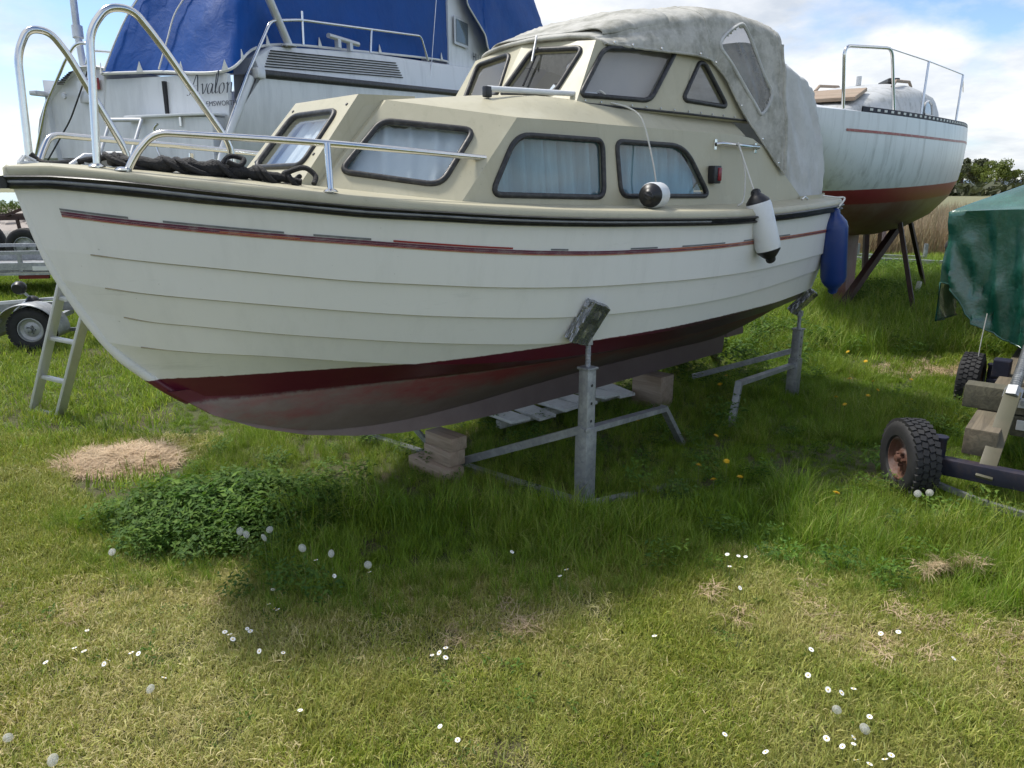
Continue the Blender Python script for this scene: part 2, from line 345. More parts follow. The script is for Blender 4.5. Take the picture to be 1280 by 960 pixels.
# ------------------------------------------------------------------ the white cabin cruiser
def paint_hull():
    t = NT('hull_paint'); P = t.coord(); x, y, z = t.xyz(P)
    nz = t.noise(26, 6, .7); nl = t.noise(1.3, 4)
    # gelcoat with faint grime streaks
    st = t.ramp(t.noise(3.2, 8, .7, stretch=(2.2, 2.2, .22)), [(.5, 0.0), (.78, 1.0)])
    white = t.mix(t.math('MULTIPLY', st, .25), (.80, .80, .785), (.50, .51, .49))
    sc_ = t.ramp(t.noise(1.1, 10, .75, stretch=(1, 1, 9)), [(.60, 0.0), (.68, 1.0)]); white = t.mix(t.math('MULTIPLY', sc_, .22), white, (.42, .43, .42))
    white = t.mix(t.math('MULTIPLY', t.ramp(t.noise(60, 3, .6), [(.72, 0.0), (.75, 1.0)]), .35), white, (.25, .24, .2))
    # boot top
    plum = t.mix(t.noise(5, 6, .65, stretch=(.5, .5, 1.6)), (.075, .008, .022), (.14, .018, .036))
    aft = t.ramp(t.math('MULTIPLY', x, .2), [(.44, 0.0), (.62, 1.0)]); plum = t.mix(t.math('MULTIPLY', aft, .75), plum, (.020, .018, .026))
    # faded antifouling
    fade = t.ramp(t.math('ADD', t.noise(2.6, 9, .68, stretch=(.6, .6, 1.5)), t.math('MULTIPLY', t.math('SUBTRACT', .62, z), .9)), [(.36, 0.0), (.58, 1.0)])
    grime = t.ramp(t.math('MULTIPLY', x, .2), [(.30, 0.0), (.60, .55)])
    red = t.mix(t.noise(9, 6, .65), (.24, .03, .045), (.35, .075, .08))
    low = t.mix(fade, red, t.mix(t.noise(7, 8, .7), (.16, .105, .10), (.31, .25, .235)))
    low = t.mix(grime, low, (.05, .028, .028))  # bottom colour gets darker towards the stern
    edge = t.math('ADD', t.math('MULTIPLY', nz, .012), -.006)
    zt = t.math('ADD', t.math('ADD', z, edge), t.math('MULTIPLY', t.ramp(t.math('MULTIPLY', x, .2), [(.26, 1.0), (.42, 0.0)]), .022))
    c = t.mix(t.ramp(t.math('SUBTRACT', zt, .34), [(.500, 0.0), (.503, 1.0)]), plum, white)
    zc_ = t.math('ADD', z, t.math('MULTIPLY', nz, .016))
    c = t.mix(t.ramp(t.math('SUBTRACT', zc_, .2), [(.497, 0.0), (.503, 1.0)]), low, c)
    scuff = t.ramp(t.math('ABSOLUTE', t.math('SUBTRACT', zc_, .698)), [(.006, 1.0), (.017, 0.0)])
    c = t.mix(t.math('MULTIPLY', scuff, t.ramp(t.noise(18, 8, .75), [(.38, 0.0), (.6, .85)])), c, (.24, .21, .20))
    rg = t.mix(t.ramp(z, [(.70, 0.0), (.72, 1.0)]), .62, .30)
    return t.done(t.pbsdf(c, rg, 0.0, t.bump(t.noise(40, 6, .6), .06, .004)))
M['hull'] = paint_hull()
BF = Frame((-1.765, 2.70), R(44))
boat = empty('cabin_cruiser', (-1.765, 2.70, 0), R(44), 'white clinker motor cruiser with cream cabin, grey canvas hood and maroon bottom', 'boat')
def Lp(s, n, z): return np.stack(np.broadcast_arrays(np.asarray(s, float), -np.asarray(n, float), np.asarray(z, float)), -1)
plan = smooth_path([(0, .012), (.03, .075), (.1, .17), (.25, .325), (.5, .5), (.75, .63), (1, .73), (1.5, .88), (2, .965), (2.5, 1.01), (3, 1.03), (3.5, 1.025), (4, 1.0), (4.5, .945), (4.8, .89), (5.0, .825), (5.12, .745), (5.2, .62), (5.245, .45), (5.265, .23), (5.27, 0)], 5)
PS, PB = plan[:, 0], np.maximum(plan[:, 1], 0)
LB = 2.75
S2 = [.1, .2, .35, .5, .75, 1, 1.25, 1.5, 2, 2.5, 3, 3.5, 4, 4.5, 5, 5.3]
LEV = {
 'deck': (0, .985, 0, [1.66, 1.646, 1.627, 1.609, 1.581, 1.554, 1.531, 1.513, 1.488, 1.473, 1.463, 1.463, 1.472, 1.486, 1.496, 1.5]),
 'top': (0, 1, 0, [1.63, 1.62, 1.60, 1.578, 1.545, 1.518, 1.499, 1.481, 1.455, 1.439, 1.428, 1.428, 1.438, 1.452, 1.462, 1.465]),
 'bot': (.02, .985, 0, [1.583, 1.57, 1.55, 1.53, 1.504, 1.476, 1.458, 1.439, 1.414, 1.399, 1.387, 1.386, 1.394, 1.408, 1.418, 1.42]),
 'p1': (.066, .945, .06, [1.37, 1.351, 1.326, 1.304, 1.266, 1.23, 1.203, 1.177, 1.14, 1.121, 1.108, 1.106, 1.118, 1.128, 1.125, 1.12]),
 'p2': (.105, .90, .09, [1.26, 1.233, 1.203, 1.18, 1.142, 1.104, 1.069, 1.04, .992, .972, .962, .966, .985, 1.003, 1.0, .99]),
 'p3': (.165, .84, .13, [1.15, 1.13, 1.09, 1.065, 1.021, .982, .943, .91, .856, .83, .82, .824, .838, .852, .857, .857]),
 'p4': (.222, .755, .18, [1.03, 1.01, .976, .95, .915, .873, .832, .80, .762, .745, .742, .748, .762, .776, .78, .78]),
 'chi': (.49, .60, .35, [.72, .72, .72, .72, .712, .708, .702, .695, .69, .688, .69, .692, .697, .70, .70, .70]),
}
def level(k):
    sk, f, p, zt = LEV[k]
    s = np.where(PS < LB, sk + PS * (LB - sk) / LB, PS); n = f * PB * np.where(PS < LB, np.clip(PS / LB, 1e-4, 1) ** p, 1)
    z = pc(S2, zt)(s); s = s - .28 * (1.45 - z) * np.clip((s - 4.2) / 1.1, 0, 1) ** 2
    return s, n, z
lapf = np.clip((PS - .10) / .25, 0, 1)
hull = MB(); order = ['bot', 'p1', 'p2', 'p3', 'p4', 'chi']
def strake_pt(k0, k1, v, off=0.0):
    a, b = level(k0), level(k1); e_ = .015 * lapf * v + off
    return a[0] + (b[0] - a[0]) * v, a[1] + (b[1] - a[1]) * v + e_ * np.minimum(1, PB * 8), a[2] + (b[2] - a[2]) * v
# bottom shell
rs = np.where(PS < LB, .60 + PS * (LB - .60) / LB, PS); rz = pc([.6, .8, 1.04, 1.32, 1.6, 2.0, 2.5, 3, 4, 4.8, 5.3], [.63, .545, .46, .41, .385, .378, .39, .40, .395, .39, .42])(rs)
rn = np.minimum(.045, PB); cs_, cn, cz = level('chi')
rs2 = rs - .28 * (1.45 - rz) * np.clip((rs - 4.2) / 1.1, 0, 1) ** 2
for sg in (1, -1):
    G = [Lp(cs_ + (rs2 - cs_) * v, sg * (cn + (rn - cn) * v + .018 * math.sin(v * math.pi) * np.minimum(1, PB * 3)), cz + (rz - cz) * v) for v in np.linspace(0, 1, 7)]
    hull.grid(G)
hull.grid([Lp(rs2, rn, rz), Lp(rs2, -rn, rz)])
hull_o = hull.build('hull', M['hull'], boat, 40)
lap_lines = []
for i in range(5):
    for sg in (1, -1):
        m = MB(); G = []
        for v in (0, .33, .67, 1):
            s, n, z = strake_pt(order[i], order[i + 1], v); G.append(Lp(s, sg * n, z))
        s, n, z = level(order[i + 1]); G.append(Lp(s, sg * (n - .004), z + .001)); m.grid(G); m.build('strake', M['hull'], hull_o, 35)
        if i < 4:
            sel = (lapf > .06) & (z > (.87 if i > 1 else 0)) & (PS < 5.1); sel = sel & (np.cumsum(~sel & (PS > .3)) == 0)
            lap_lines.append([tuple(p) for p in Lp(s, sg * (n + .004), z - .0005)[sel]])
for L in lap_lines: MB().tube(L, .0026, 5).build('lap_seam', M['lap_grime'], hull_o, 80)
# keel and stem
stem = [(.0, 1.62), (.019, 1.592), (.045, 1.461), (.077, 1.331), (.11, 1.24), (.178, 1.088), (.261, .947), (.356, .842), (.436, .765), (.512, .704), (.631, .614), (.797, .525), (1.044, .432), (1.319, .362), (1.60, .312), (1.95, .28), (2.4, .262), (3.2, .252), (4.84, .250)]
m = MB(); kp = [(s, z) for s, z in stem if z < .78] + [(4.86, .30), (4.86, .42), (3, .46), (2, .44), (1.32, .46), (1.04, .52), (.8, .60), (.62, .70), (.52, .76)]
bmk = bmesh.new(); vv = [bmk.verts.new((s, 0, z)) for s, z in kp]; fc = bmk.faces.new(vv); bmesh.ops.triangulate(bmk, faces=[fc]); bmk.verts.index_update()
KF = [[q.index for q in f.verts] for f in bmk.faces]; bmk.free(); K = np.array([(s, 0, z) for s, z in kp]); nK = len(K)
m.add(np.concatenate([K + [0, .036, 0], K - [0, .036, 0]]), [tuple(f) for f in KF] + [tuple(i + nK for i in f[::-1]) for f in KF] + [(i, (i + 1) % nK, (i + 1) % nK + nK, i + nK) for i in range(nK)])
m.build('keel', M['hull'], hull_o, 30)
m = MB(); sp = smooth_path([(s + .012, 0, z) for s, z in stem if z > .69], 4); m.tube(sp, .02, 8); m.build('stem_band', M['hull'], hull_o, 60)
m = MB(); m.add(*(lambda pl: ([(a, d, c) for d in (-.018, .018) for a, c in pl], [(0, 1, 2, 3), (7, 6, 5, 4), (0, 4, 5, 1), (1, 5, 6, 2), (2, 6, 7, 3), (3, 7, 4, 0)]))([(4.93, .36), (5.2, .36), (5.16, .75), (5.0, .8)])); m.build('rudder', M['hull'], hull_o)
# rubbing strake
tS, tN, tZ = level('top'); bS, bN, bZ = level('bot')
for sg in (1, -1):
    m = MB(); h = (tZ - bZ)
    prof = [(0, .0), (.013, .02), (.022, .12), (.022, .24), (.013, .33), (.008, .5), (.013, .62), (.024, .72), (.024, .88), (.014, .99), (0, 1.0)]
    G = []
    for o_, v in prof:
        nn = tN + (bN - tN) * v + o_ * np.minimum(1, PB * 12 + .25); G.append(Lp(tS + (bS - tS) * v - .9 * o_ * np.clip(1 - PS / .25, 0, 1), sg * nn, tZ - h * v))
    m.grid(G); rub = m.build('rubbing_strake', M['black_rubber'], boat, 50)
    m = MB(); k1 = int(np.searchsorted(PS, 2.95)) if sg > 0 else int(np.searchsorted(PS, 4.6)); G = []
    for o_, v in ((.009, .335), (.0155, .40), (.017, .48), (.0155, .56), (.010, .62)):
        nn = tN + (bN - tN) * v + o_ * np.minimum(1, PB * 12 + .25); G.append(Lp(tS + (bS - tS) * v - .9 * o_ * np.clip(1 - PS / .25, 0, 1), sg * nn, tZ - h * v)[:k1])
    m.grid(G); m.build('rubbing_insert', M['grey_insert'], rub, 60)
# coloured tape stripes along the topsides
kS = np.array(S2); z_st = pc([.1, .2, .35, .5, .75, 1, 1.25, 1.5, 2, 2.5, 3, 3.5, 4, 4.5, 5, 5.3], [1.518, 1.5, 1.477, 1.457, 1.427, 1.4, 1.373, 1.349, 1.315, 1.30, 1.293, 1.296, 1.302, 1.307, 1.308, 1.308])
def band(d0, d1, s0, s1, sg, off, mat, nm='stripe'):
    a, b = level('bot'), level('p1'); m = MB(); G = []; sel = (a[0] >= s0) & (a[0] <= s1) & (PS < 5.15)
    zz = z_st(a[0])
    for d in (d0, d1):
        v = (a[2] - (zz - d)) / (a[2] - b[2]); n = a[1] + (b[1] - a[1]) * v + .015 * lapf * v + off; s = a[0] + (b[0] - a[0]) * v
        G.append(Lp(s, sg * n, zz - d)[sel])
    if sel.sum() > 1: m.grid(G).build(nm, mat, boat, 60)
dens = np.linspace(0, 1, 5)
for sg in (1, -1):
    s0 = .085
    band(.0095, .0175, s0, 5.3, sg, .0030, M['s_plum']); band(.0185, .0235, s0, 5.3, sg, .0032, M['s_plum'])
    band(.0242, .0285, s0, 5.3, sg, .0030, M['s_red']); band(.0292, .0315, s0, 5.3, sg, .0030, M['s_gold'])
    for a_, b_ in ((.085, .30), (.33, .75), (.8, 1.02), (1.72, 2.0), (2.05, 2.2), (2.3, 2.6), (2.7, 3.1), (3.3, 3.5), (3.6, 3.9)): band(.0, .0075, a_, b_, sg, .0030, M['s_grey'])
    band(.0, .0075, 1.05, 1.62, sg, .0032, M['red_paint']); band(.0185, .0235, .5, .8, sg, .0042, M['s_orange']); band(.0095, .0175, 2.55, 5.3, sg, .0042, M['s_orange'])
# gunwale and deck
dS, dN, dZ = level('deck')
zdeck = pc(S2, LEV['deck'][3])
def deck_z(s, n):
    b = np.interp(s, PS, PB); return zdeck(s) + .05 * np.clip(b / .6, 0, 1) * (1 - np.clip(np.abs(n) / max(b, 1e-3), 0, 1) ** 2)
m = MB(); G = []; fr_ = np.linspace(-1, 1, 25)
for k in range(len(PS)):
    b = dN[k]; G.append([(dS[k], -f * b, dZ[k] + .05 * min(1, PB[k] / .6) * (1 - f * f)) for f in fr_])
m.grid(G)
for sg in (1, -1):
    m.grid([Lp(tS, sg * (tN - .002), tZ - .004), Lp(tS, sg * (tN + .002), tZ + .006), Lp(dS, sg * (dN + .008), dZ - .012), Lp(dS, sg * (dN + .003), dZ - .003), Lp(dS, sg * dN, dZ)])
deck_o = m.build('deck', M['cream'], boat, 60)
MB().tube([(.006, 0, float(tZ[0]) - .004), (.006, 0, float(dZ[0]) - .008), (.012, 0, float(dZ[0]) + .001)], [.017, .0165, .010], 12).build('bow_cap', M['cream'], boat, 60)
MB().tube([(-.012, 0, float(bZ[0]) + .002), (-.012, 0, float(tZ[0]) - .002)], .020, 12).build('bow_buffer', M['black_rubber'], boat, 60)

# ---- trunk cabin: planar facets with real window openings
def plane(p, q, r_):
    p, q, r_ = map(np.asarray, (p, q, r_)); n = np.cross(q - p, r_ - p); return p, n / np.linalg.norm(n)
def see(px, py, pl):
    o = BF.local((0, 0, CAM_H)); r = ray(px, py); r = np.array([r @ BF.u, r @ BF.v, r[2]]); p, n = pl
    return o + r * (((p - o) @ n) / (r @ n))
def lv(s, n, z): return np.array([s, -n, z], float)
def on_s(pl, n, z): p, q = pl; return np.array([p[0] - ((-n - p[1]) * q[1] + (z - p[2]) * q[2]) / q[0], -n, z])
def mir(P): return [np.array([p[0], -p[1], p[2]]) for p in P]
cabin = MB()
glazing = []        # (outline, outward normal, material, curtain)
def window(outline, nrm, radius, curtain=None, gmat='glass', depth=.03, parent=None):
    L = fillet(outline, radius, 6, True); glazing.append((L, np.asarray(nrm), curtain, gmat, parent)); return L
def out_n(pl, ref): p, n = pl; return n if n @ ref > 0 else -n
TH_ = .022
# side
side_pl = plane(lv(1.43, .72, 1.5), lv(4.4, .775, 1.5), lv(1.43, .671, 1.885))
sn = out_n(side_pl, np.array([0, -1, 0]))
def on_side(s, z): p, q = side_pl; return np.array([s, p[1] - ((s - p[0]) * q[0] + (z - p[2]) * q[2]) / q[1], z])
side_poly = [on_side(1.43, 1.49), on_side(2.3, 1.455), on_side(3.5, 1.445), on_side(4.48, 1.46), on_side(4.46, 1.50), on_side(4.18, 1.69), on_side(3.98, 1.82), on_side(3.84, 1.87), on_side(3.7, 1.885), on_side(1.83, 1.885)]
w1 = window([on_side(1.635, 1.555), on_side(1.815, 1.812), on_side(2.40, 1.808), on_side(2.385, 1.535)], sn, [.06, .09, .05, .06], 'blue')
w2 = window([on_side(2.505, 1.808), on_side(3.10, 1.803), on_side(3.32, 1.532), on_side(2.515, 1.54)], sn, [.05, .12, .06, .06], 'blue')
cabin.panel(side_poly, [w1, w2], -sn * TH_)
# front quarter
A0, A1 = on_side(1.43, 1.49), on_side(1.83, 1.885); H0 = lv(.985, .34, 1.55)
fq_pl = plane(H0, A0, A1); H1 = on_s(fq_pl, .30, 1.955); fqn = out_n(fq_pl, np.array([-1, -.5, 0]))
w3 = window([see(x_, y_, fq_pl) for x_, y_ in ((425, 215), (477, 151), (593, 163), (551, 232))], fqn, [.05, .05, .05, .06], 'pale')
cabin.panel([H0, A0, A1, H1], [w3], -fqn * TH_)
nP = len(cabin.v)
cabin.add([(p[0], -p[1], p[2]) for p in cabin.v], [tuple(f[::-1]) for f in cabin.f])       # starboard twin
for L, n_, c_, g_, pr in list(glazing): glazing.append((mir(L), n_ * np.array([1, -1, 1]), c_, g_, pr))
# centre front (behind the hatch)
cabin.add([H0, H1, H1 * [1, -1, 1], H0 * [1, -1, 1]], [(0, 1, 2, 3)])
# roof with rounded edges
wS = lambda s: -on_side(s, 1.885)[1]
ff = np.linspace(-1, 1, 33); G = []
for r_ in np.linspace(0, 1, 24):
    row = []
    for f in ff:
        a = abs(f)
        if a < .44: s0, n0, z0 = H1[0], H1[1] * -1 * (f / .44), H1[2]
        else:
            q = (a - .44) / .56; s0 = H1[0] + (A1[0] - H1[0]) * q; n0 = math.copysign(-H1[1] + (-A1[1] + H1[1]) * q, f); z0 = H1[2] + (A1[2] - H1[2]) * q
        s = s0 + (3.75 - s0) * r_; wd = wS(s); n = n0 + (f * wd - n0) * min(1, r_ * 3.5)
        d = max(0, wd - abs(n)); rise = .125 * math.sin(min(1, d / .22) * math.pi / 2) + .012 * (1 - (n / .7) ** 2)
        k = min(1, r_ * 4); row.append((s, -n, z0 + (1.885 + rise - z0) * k))
    G.append(row)
cabin.grid(G)
cabin_o = cabin.build('cabin_trunk', M['cream'], boat, 28)
# hatch lid with its own window
hp = plane(lv(.955, .31, 1.60), lv(.955, -.31, 1.60), lv(1.275, .27, 1.968)); hn = out_n(hp, np.array([-1, 0, .2]))
wl = [on_s(hp, .215, 1.672), on_s(hp, .195, 1.905), on_s(hp, -.195, 1.905), on_s(hp, -.215, 1.672)]
L = fillet(wl, [.055, .055, .055, .055], 6, True)
m = MB(); m.panel([on_s(hp, .31, 1.585), on_s(hp, .272, 1.972), on_s(hp, -.272, 1.972), on_s(hp, -.31, 1.585)], [L], -hn * .045)
hatch = m.build('hatch', M['cream'], boat, 30); glazing.append((L, hn, 'pale', 'glass', hatch))
m = MB(); p0, p1 = on_s(hp, .272, 1.972), on_s(hp, -.272, 1.972)
m.add([p0, p1, p1 + [.30, 0, .012], p0 + [.30, 0, .012], p0 - hn * .045 - [0, 0, .05], p1 - hn * .045 - [0, 0, .05], p1 + [.30, 0, -.03], p0 + [.30, 0, -.03]], [(0, 1, 2, 3), (0, 3, 7, 4), (1, 5, 6, 2), (2, 6, 7, 3), (0, 4, 5, 1)])
m.build('hatch_top', M['cream'], hatch)
m = MB()
for sg in (1, -1):
    q_ = [on_s(hp, .306, 1.587) - hn * .04, on_s(hp, .270, 1.968) - hn * .04, on_s(fq_pl, .270, 1.968) + [.05, 0, 0], on_s(fq_pl, .306, 1.587) + [.05, 0, 0]]
    m.prism([p * [1, sg, 1] for p in q_], (0, .016 * sg, 0))
m.build('hatch_coaming', M['cream'], hatch)
for n_, z_ in ((.255, 1.66), (.25, 1.72), (.235, 1.93), (-.235, 1.93), (-.25, 1.70)):
    MB().lathe([(0, .004), (.007, .003), (.008, 0)], on_s(hp, n_, z_) + hn * .0, hn, 8).build('bolt', M['black_plastic'], hatch)
m = MB(); q = on_s(hp, .03, 1.60) + hn * .012; m.tube([q + [0, 0, .03], q + [-.015, 0, -.005], q + [-.035, .01, -.03], q + [-.03, .04, -.04]], .008, 8); m.box(q + [-.03, .0, -.04], (.03, .07, .014)); m.build('hatch_latch', M['steel'], hatch, 50)

# ---- wheelhouse screen
F0, F1, F2, F3 = lv(2.30, 0, 1.99), lv(2.39, .525, 1.985), lv(2.66, .47, 2.318), lv(2.54, 0, 2.35)
S1_, S2_ = lv(3.17, .635, 1.975), lv(3.36, .565, 2.335)
scr = MB(); g0 = len(glazing)
fp = plane(F0, F1, F3); F2 = on_s(fp, .47, 2.318); fn_ = out_n(fp, np.array([-1, 0, 0]))
wB = window([see(x_, y_, fp) for x_, y_ in ((626, 118), (665, 63), (729, 60), (693, 117))], fn_, [.03, .05, .045, .05])
scr.panel([F0, F1, F2, F3], [wB], -fn_ * .03)
cp_ = plane(F1, S1_, F2); S2_ = np.array([S2_[0], cp_[0][1] - ((S2_[0] - cp_[0][0]) * cp_[1][0] + (S2_[2] - cp_[0][2]) * cp_[1][2]) / cp_[1][1], S2_[2]]); cn_ = out_n(cp_, np.array([0, -1, 0]))
wC = window([see(x_, y_, cp_) for x_, y_ in ((725, 119), (755, 60), (846, 62), (813, 126))], cn_, [.04, .06, .05, .06])
scr.panel([F1, S1_, S2_, F2], [wC], -cn_ * .03)
D1, D2 = lv(3.99, .675, 1.972), lv(3.55, .58, 2.31)
dp = plane(S1_, D1, S2_); D2 = np.array([D2[0], dp[0][1] - ((D2[0] - dp[0][0]) * dp[1][0] + (D2[2] - dp[0][2]) * dp[1][2]) / dp[1][1], D2[2]]); dn_ = out_n(dp, np.array([0, -1, 0]))
wD = window([see(x_, y_, dp) for x_, y_ in ((853, 125), (874, 78), (881, 80), (909, 134))], dn_, [.05, .03, .03, .05])
scr.panel([S1_, D1, D2, S2_], [wD], -dn_ * .03)
scr.add([(p[0], -p[1], p[2]) for p in scr.v], [tuple(f[::-1]) for f in scr.f])
for L, n_, c_, g_, pr in glazing[g0:]: glazing.append((mir(L), n_ * np.array([1, -1, 1]), c_, g_, pr))
scr_o = scr.build('windscreen_frame', M['cream'], boat, 25)
sl_ = [F0 + [0, 0, .012], F1 + [0, 0, .008], S1_ + [0, 0, .008], D1 + [0, 0, .004]]
for sg in (1, -1):
    MB().tube([tuple((p + (fn_ if i_ < 1 else cn_) * .006) * [1, sg, 1]) for i_, p in enumerate(sl_)], .006, 6).build('sealant', M['gasket'], scr_o, 60)
    for p_, q_ in ((sl_[1], sl_[2]), (sl_[2], sl_[3])):
        for f_ in np.linspace(.08, .92, 7): MB().lathe([(0, .004), (.005, .003), (.006, 0)], tuple((p_ + (q_ - p_) * f_ + [0, 0, .016] + cn_ * .001) * [1, sg, 1]), (0, -sg, 0), 6).build('screw', M['steel'], scr_o)
# glass, rubber seals and curtains
for gi, (L, n_, cur, gm, pr) in enumerate(glazing):
    P = np.array(L); c0 = P.mean(0)
    g = MB(); g.add([tuple(p - n_ * .008) for p in P], [tuple(range(len(P)))]); pane = g.build('window', M[gm], pr or boat)
    r_ = MB(); r_.tube([tuple(p + n_ * .002) for p in P], .0135, 8, closed=True); r_.build('window_seal', M['gasket'], pane, 60)
    if cur:
        zmin, zmax = P[:, 2].min() - .02, P[:, 2].max() + .02
        d = np.cross(n_, [0, 0, 1]); d /= np.linalg.norm(d); up = np.cross(d, n_); up = up if up[2] > 0 else -up
        a = (P - c0) @ d; b = (P - c0) @ up; U_ = np.linspace(a.min() - .02, a.max() + .02, 70); V_ = np.linspace(b.min() - .02, b.max() + .02, 10)
        rr = np.random.default_rng(gi); ph = rr.uniform(0, 6, 4)
        amp = .016 if cur == 'blue' else .008
        fold = lambda u: amp * (np.sin(u * 58 + ph[0]) + .6 * np.sin(u * 97 + ph[1] + 2 * np.sin(u * 11))) + amp * .8 * np.sin(u * 17 + ph[2])
        G = []
        for v in V_:
            vc = min(max(v, b.min() + .065), b.max() - .065); xs_ = []
            for i_ in range(len(a)):
                b0, b1 = b[i_ - 1], b[i_]
                if (b0 - vc) * (b1 - vc) <= 0 and b0 != b1: xs_.append(a[i_ - 1] + (a[i_] - a[i_ - 1]) * (vc - b0) / (b1 - b0))
            u0, u1 = min(xs_) - .012, max(xs_) + .012
            G.append([tuple(c0 + d * u + up * v - n_ * (.06 - fold(u + .06 * v * (1 if cur == 'pale' else .2)))) for u in np.linspace(u0, u1, 70)])
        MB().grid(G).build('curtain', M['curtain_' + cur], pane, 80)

# ---- grey canvas hood
HST = [  # station: base n, base z, shoulder n, shoulder z, crown z
 (2.50, .495, 2.305, .44, 2.335, 2.36), (2.7, .512, 2.305, .46, 2.36, 2.425), (3.0, .557, 2.305, .505, 2.41, 2.52), (3.35, .60, 2.305, .56, 2.465, 2.60), (3.55, .612, 2.26, .58, 2.49, 2.635),
 (3.8, .70, 1.98, .61, 2.495, 2.66), (4.0, .745, 1.80, .645, 2.475, 2.655), (4.18, .765, 1.66, .675, 2.44, 2.625)]
HST2 = [(4.13, .715, 1.70, .63, 2.36, 2.50), (4.25, .735, 1.60, .635, 2.34, 2.46), (4.42, .76, 1.49, .625, 2.30, 2.41), (4.65, .755, 1.485, .615, 2.27, 2.36), (4.85, .735, 1.50, .60, 2.23, 2.31), (4.93, .70, 1.505, .55, 2.16, 2.23), (4.97, .60, 1.51, .45, 1.95, 2.0), (4.985, .5, 1.52, .38, 1.6, 1.62)]
def hood(st, seed, nsub=5, amp=.010):
    T = smooth_path(st, nsub); G = []
    for s, bn, bz, sn_, sz, cz_ in T:
        half = []
        for q in np.linspace(0, 1, 24)[:-1]: half.append((s, bn + (sn_ - bn) * q + .012 * math.sin(q * math.pi), bz + (sz - bz) * q))
        for q in np.linspace(0, math.pi / 2, 24): half.append((s, sn_ * math.cos(q) ** .62 if q < 1.57 else 0, sz + (cz_ - sz) * math.sin(q) ** .85))
        G.append(half + [(a, -b, c) for a, b, c in half[::-1][1:]])
    G = np.array(G); s, n, z = G[..., 0], G[..., 1], G[..., 2]
    w_ = fbm(s * 5 + z * 3, n * 4 - z * 2 + seed, seed) - .5 + .6 * (vnoise(s * 16 + 5 * z, z * 4 + seed, 3) - .5) - .5 * np.abs(2 * vnoise(s * 9 - n * 7 + 3 * z, n * 3 + z * 5, 8) - 1) ** .5 + .25
    sgn = np.where(np.abs(n) > .02, np.sign(n), 0); up = np.clip((z - 2.3) / .2, 0, 1)
    G[..., 1] += sgn * (1 - up) * amp * w_ * 2.4; G[..., 2] += up * amp * w_ * 2.2
    if seed == 1: G[..., 0] += .13 * np.clip(np.abs(n) / .49, 0, 1) ** 2 * np.clip((3.05 - s) / .5, 0, 1) + .035 * np.clip((2.8 - s) / .3, 0, 1)
    return G
def split(G, name, mat, inside, nm2, mat2, par):
    a, b = G.shape[:2]; m1, m2 = MB(), MB(); V = [(p[0], -p[1], p[2]) for p in G.reshape(-1, 3)]; F1_, F2_ = [], []
    for i in range(a - 1):
        for j in range(b - 1):
            f = (i * b + j, (i + 1) * b + j, (i + 1) * b + j + 1, i * b + j + 1); c = G[i:i + 2, j:j + 2].reshape(-1, 3).mean(0)
            (F2_ if inside(c) else F1_).append(f)
    o = m1.add(V, F1_).build(name, mat, par, 70)
    sol = o.modifiers.new('thickness', 'SOLIDIFY'); sol.thickness = .004; sol.offset = 1
    if F2_: m2.add(V, F2_).build(nm2, mat2, o, 70)
    return o
def in_poly(x, y, P):
    c = False; j = len(P) - 1
    for i in range(len(P)):
        if (P[i][1] > y) != (P[j][1] > y) and x < (P[j][0] - P[i][0]) * (y - P[i][1]) / (P[j][1] - P[i][1]) + P[i][0]: c = not c
        j = i
    return c
vwin = [(3.56, 2.40), (3.76, 2.515), (3.84, 2.505), (3.97, 2.26), (4.02, 2.13), (3.93, 2.02), (3.86, 2.08), (3.66, 2.29)]
HG = hood(HST, 1, 16)
hood_o = split(HG, 'canvas_hood', M['canvas'], lambda c: in_poly(c[0], c[2], vwin) and abs(c[1]) > .4, 'clear_panel', M['vinyl_window'], boat)
for sg in (1, -1):     # stitched hems
    m = MB(); m.tube([(p[0], -p[1] * sg * 1.006, p[2]) for p in HG[:, 0]], .007, 6); m.tube([(p[0] + .003, -p[1] * sg * 1.008, p[2]) for p in HG[-1, :25]], .012, 6); m.build('hem', M['canvas'], hood_o, 60)
    m = MB()
    loop = [min(range(len(HG.reshape(-1, 3))), key=lambda i_: abs(HG.reshape(-1, 3)[i_][0] - a) + abs(HG.reshape(-1, 3)[i_][2] - c) + (0 if HG.reshape(-1, 3)[i_][1] > 0 else 9)) for a, c in vwin]
    Pn = [HG.reshape(-1, 3)[i_] for i_ in loop]; m.tube([(p[0], -sg * (p[1] + .006), p[2]) for p in smooth_path(Pn, 5, True)], .0105, 6, closed=True); m.build('panel_stitching', M['canvas_clean'], hood_o, 60)
m = MB(); m.tube([(p[0] - .004, -p[1], p[2] - .004) for p in HG[0]], .011, 8); m.build('front_hem', M['canvas'], hood_o, 60)
for k in range(6, 112, 14):       # press studs along the front and side hems
    for p in (HG[min(k, len(HG) - 1), 0],): MB().lathe([(0, .006), (.006, .005), (.008, 0)], (p[0], -p[1] - .008, p[2] + .012), (0, -1, 0), 8).build('stud', M['steel'], hood_o)
for k_ in (56, 107):      # sewn seams over the hoops
    MB().tube([(p[0], -p[1] * 1.004, p[2] + .003) for p in HG[min(k_, len(HG) - 1)]], .0045, 6).build('seam', M['canvas'], hood_o, 80)
RG = hood(HST2, 5, 6, .022)
rear_o = split(RG, 'canvas_rear_curtain', M['canvas_clean'], lambda c: False, '', None, boat)
m = MB(); m.tube([(p[0], -p[1] - .006, p[2]) for p in RG[:, 0]], .007, 6); m.build('hem', M['canvas'], rear_o, 60)
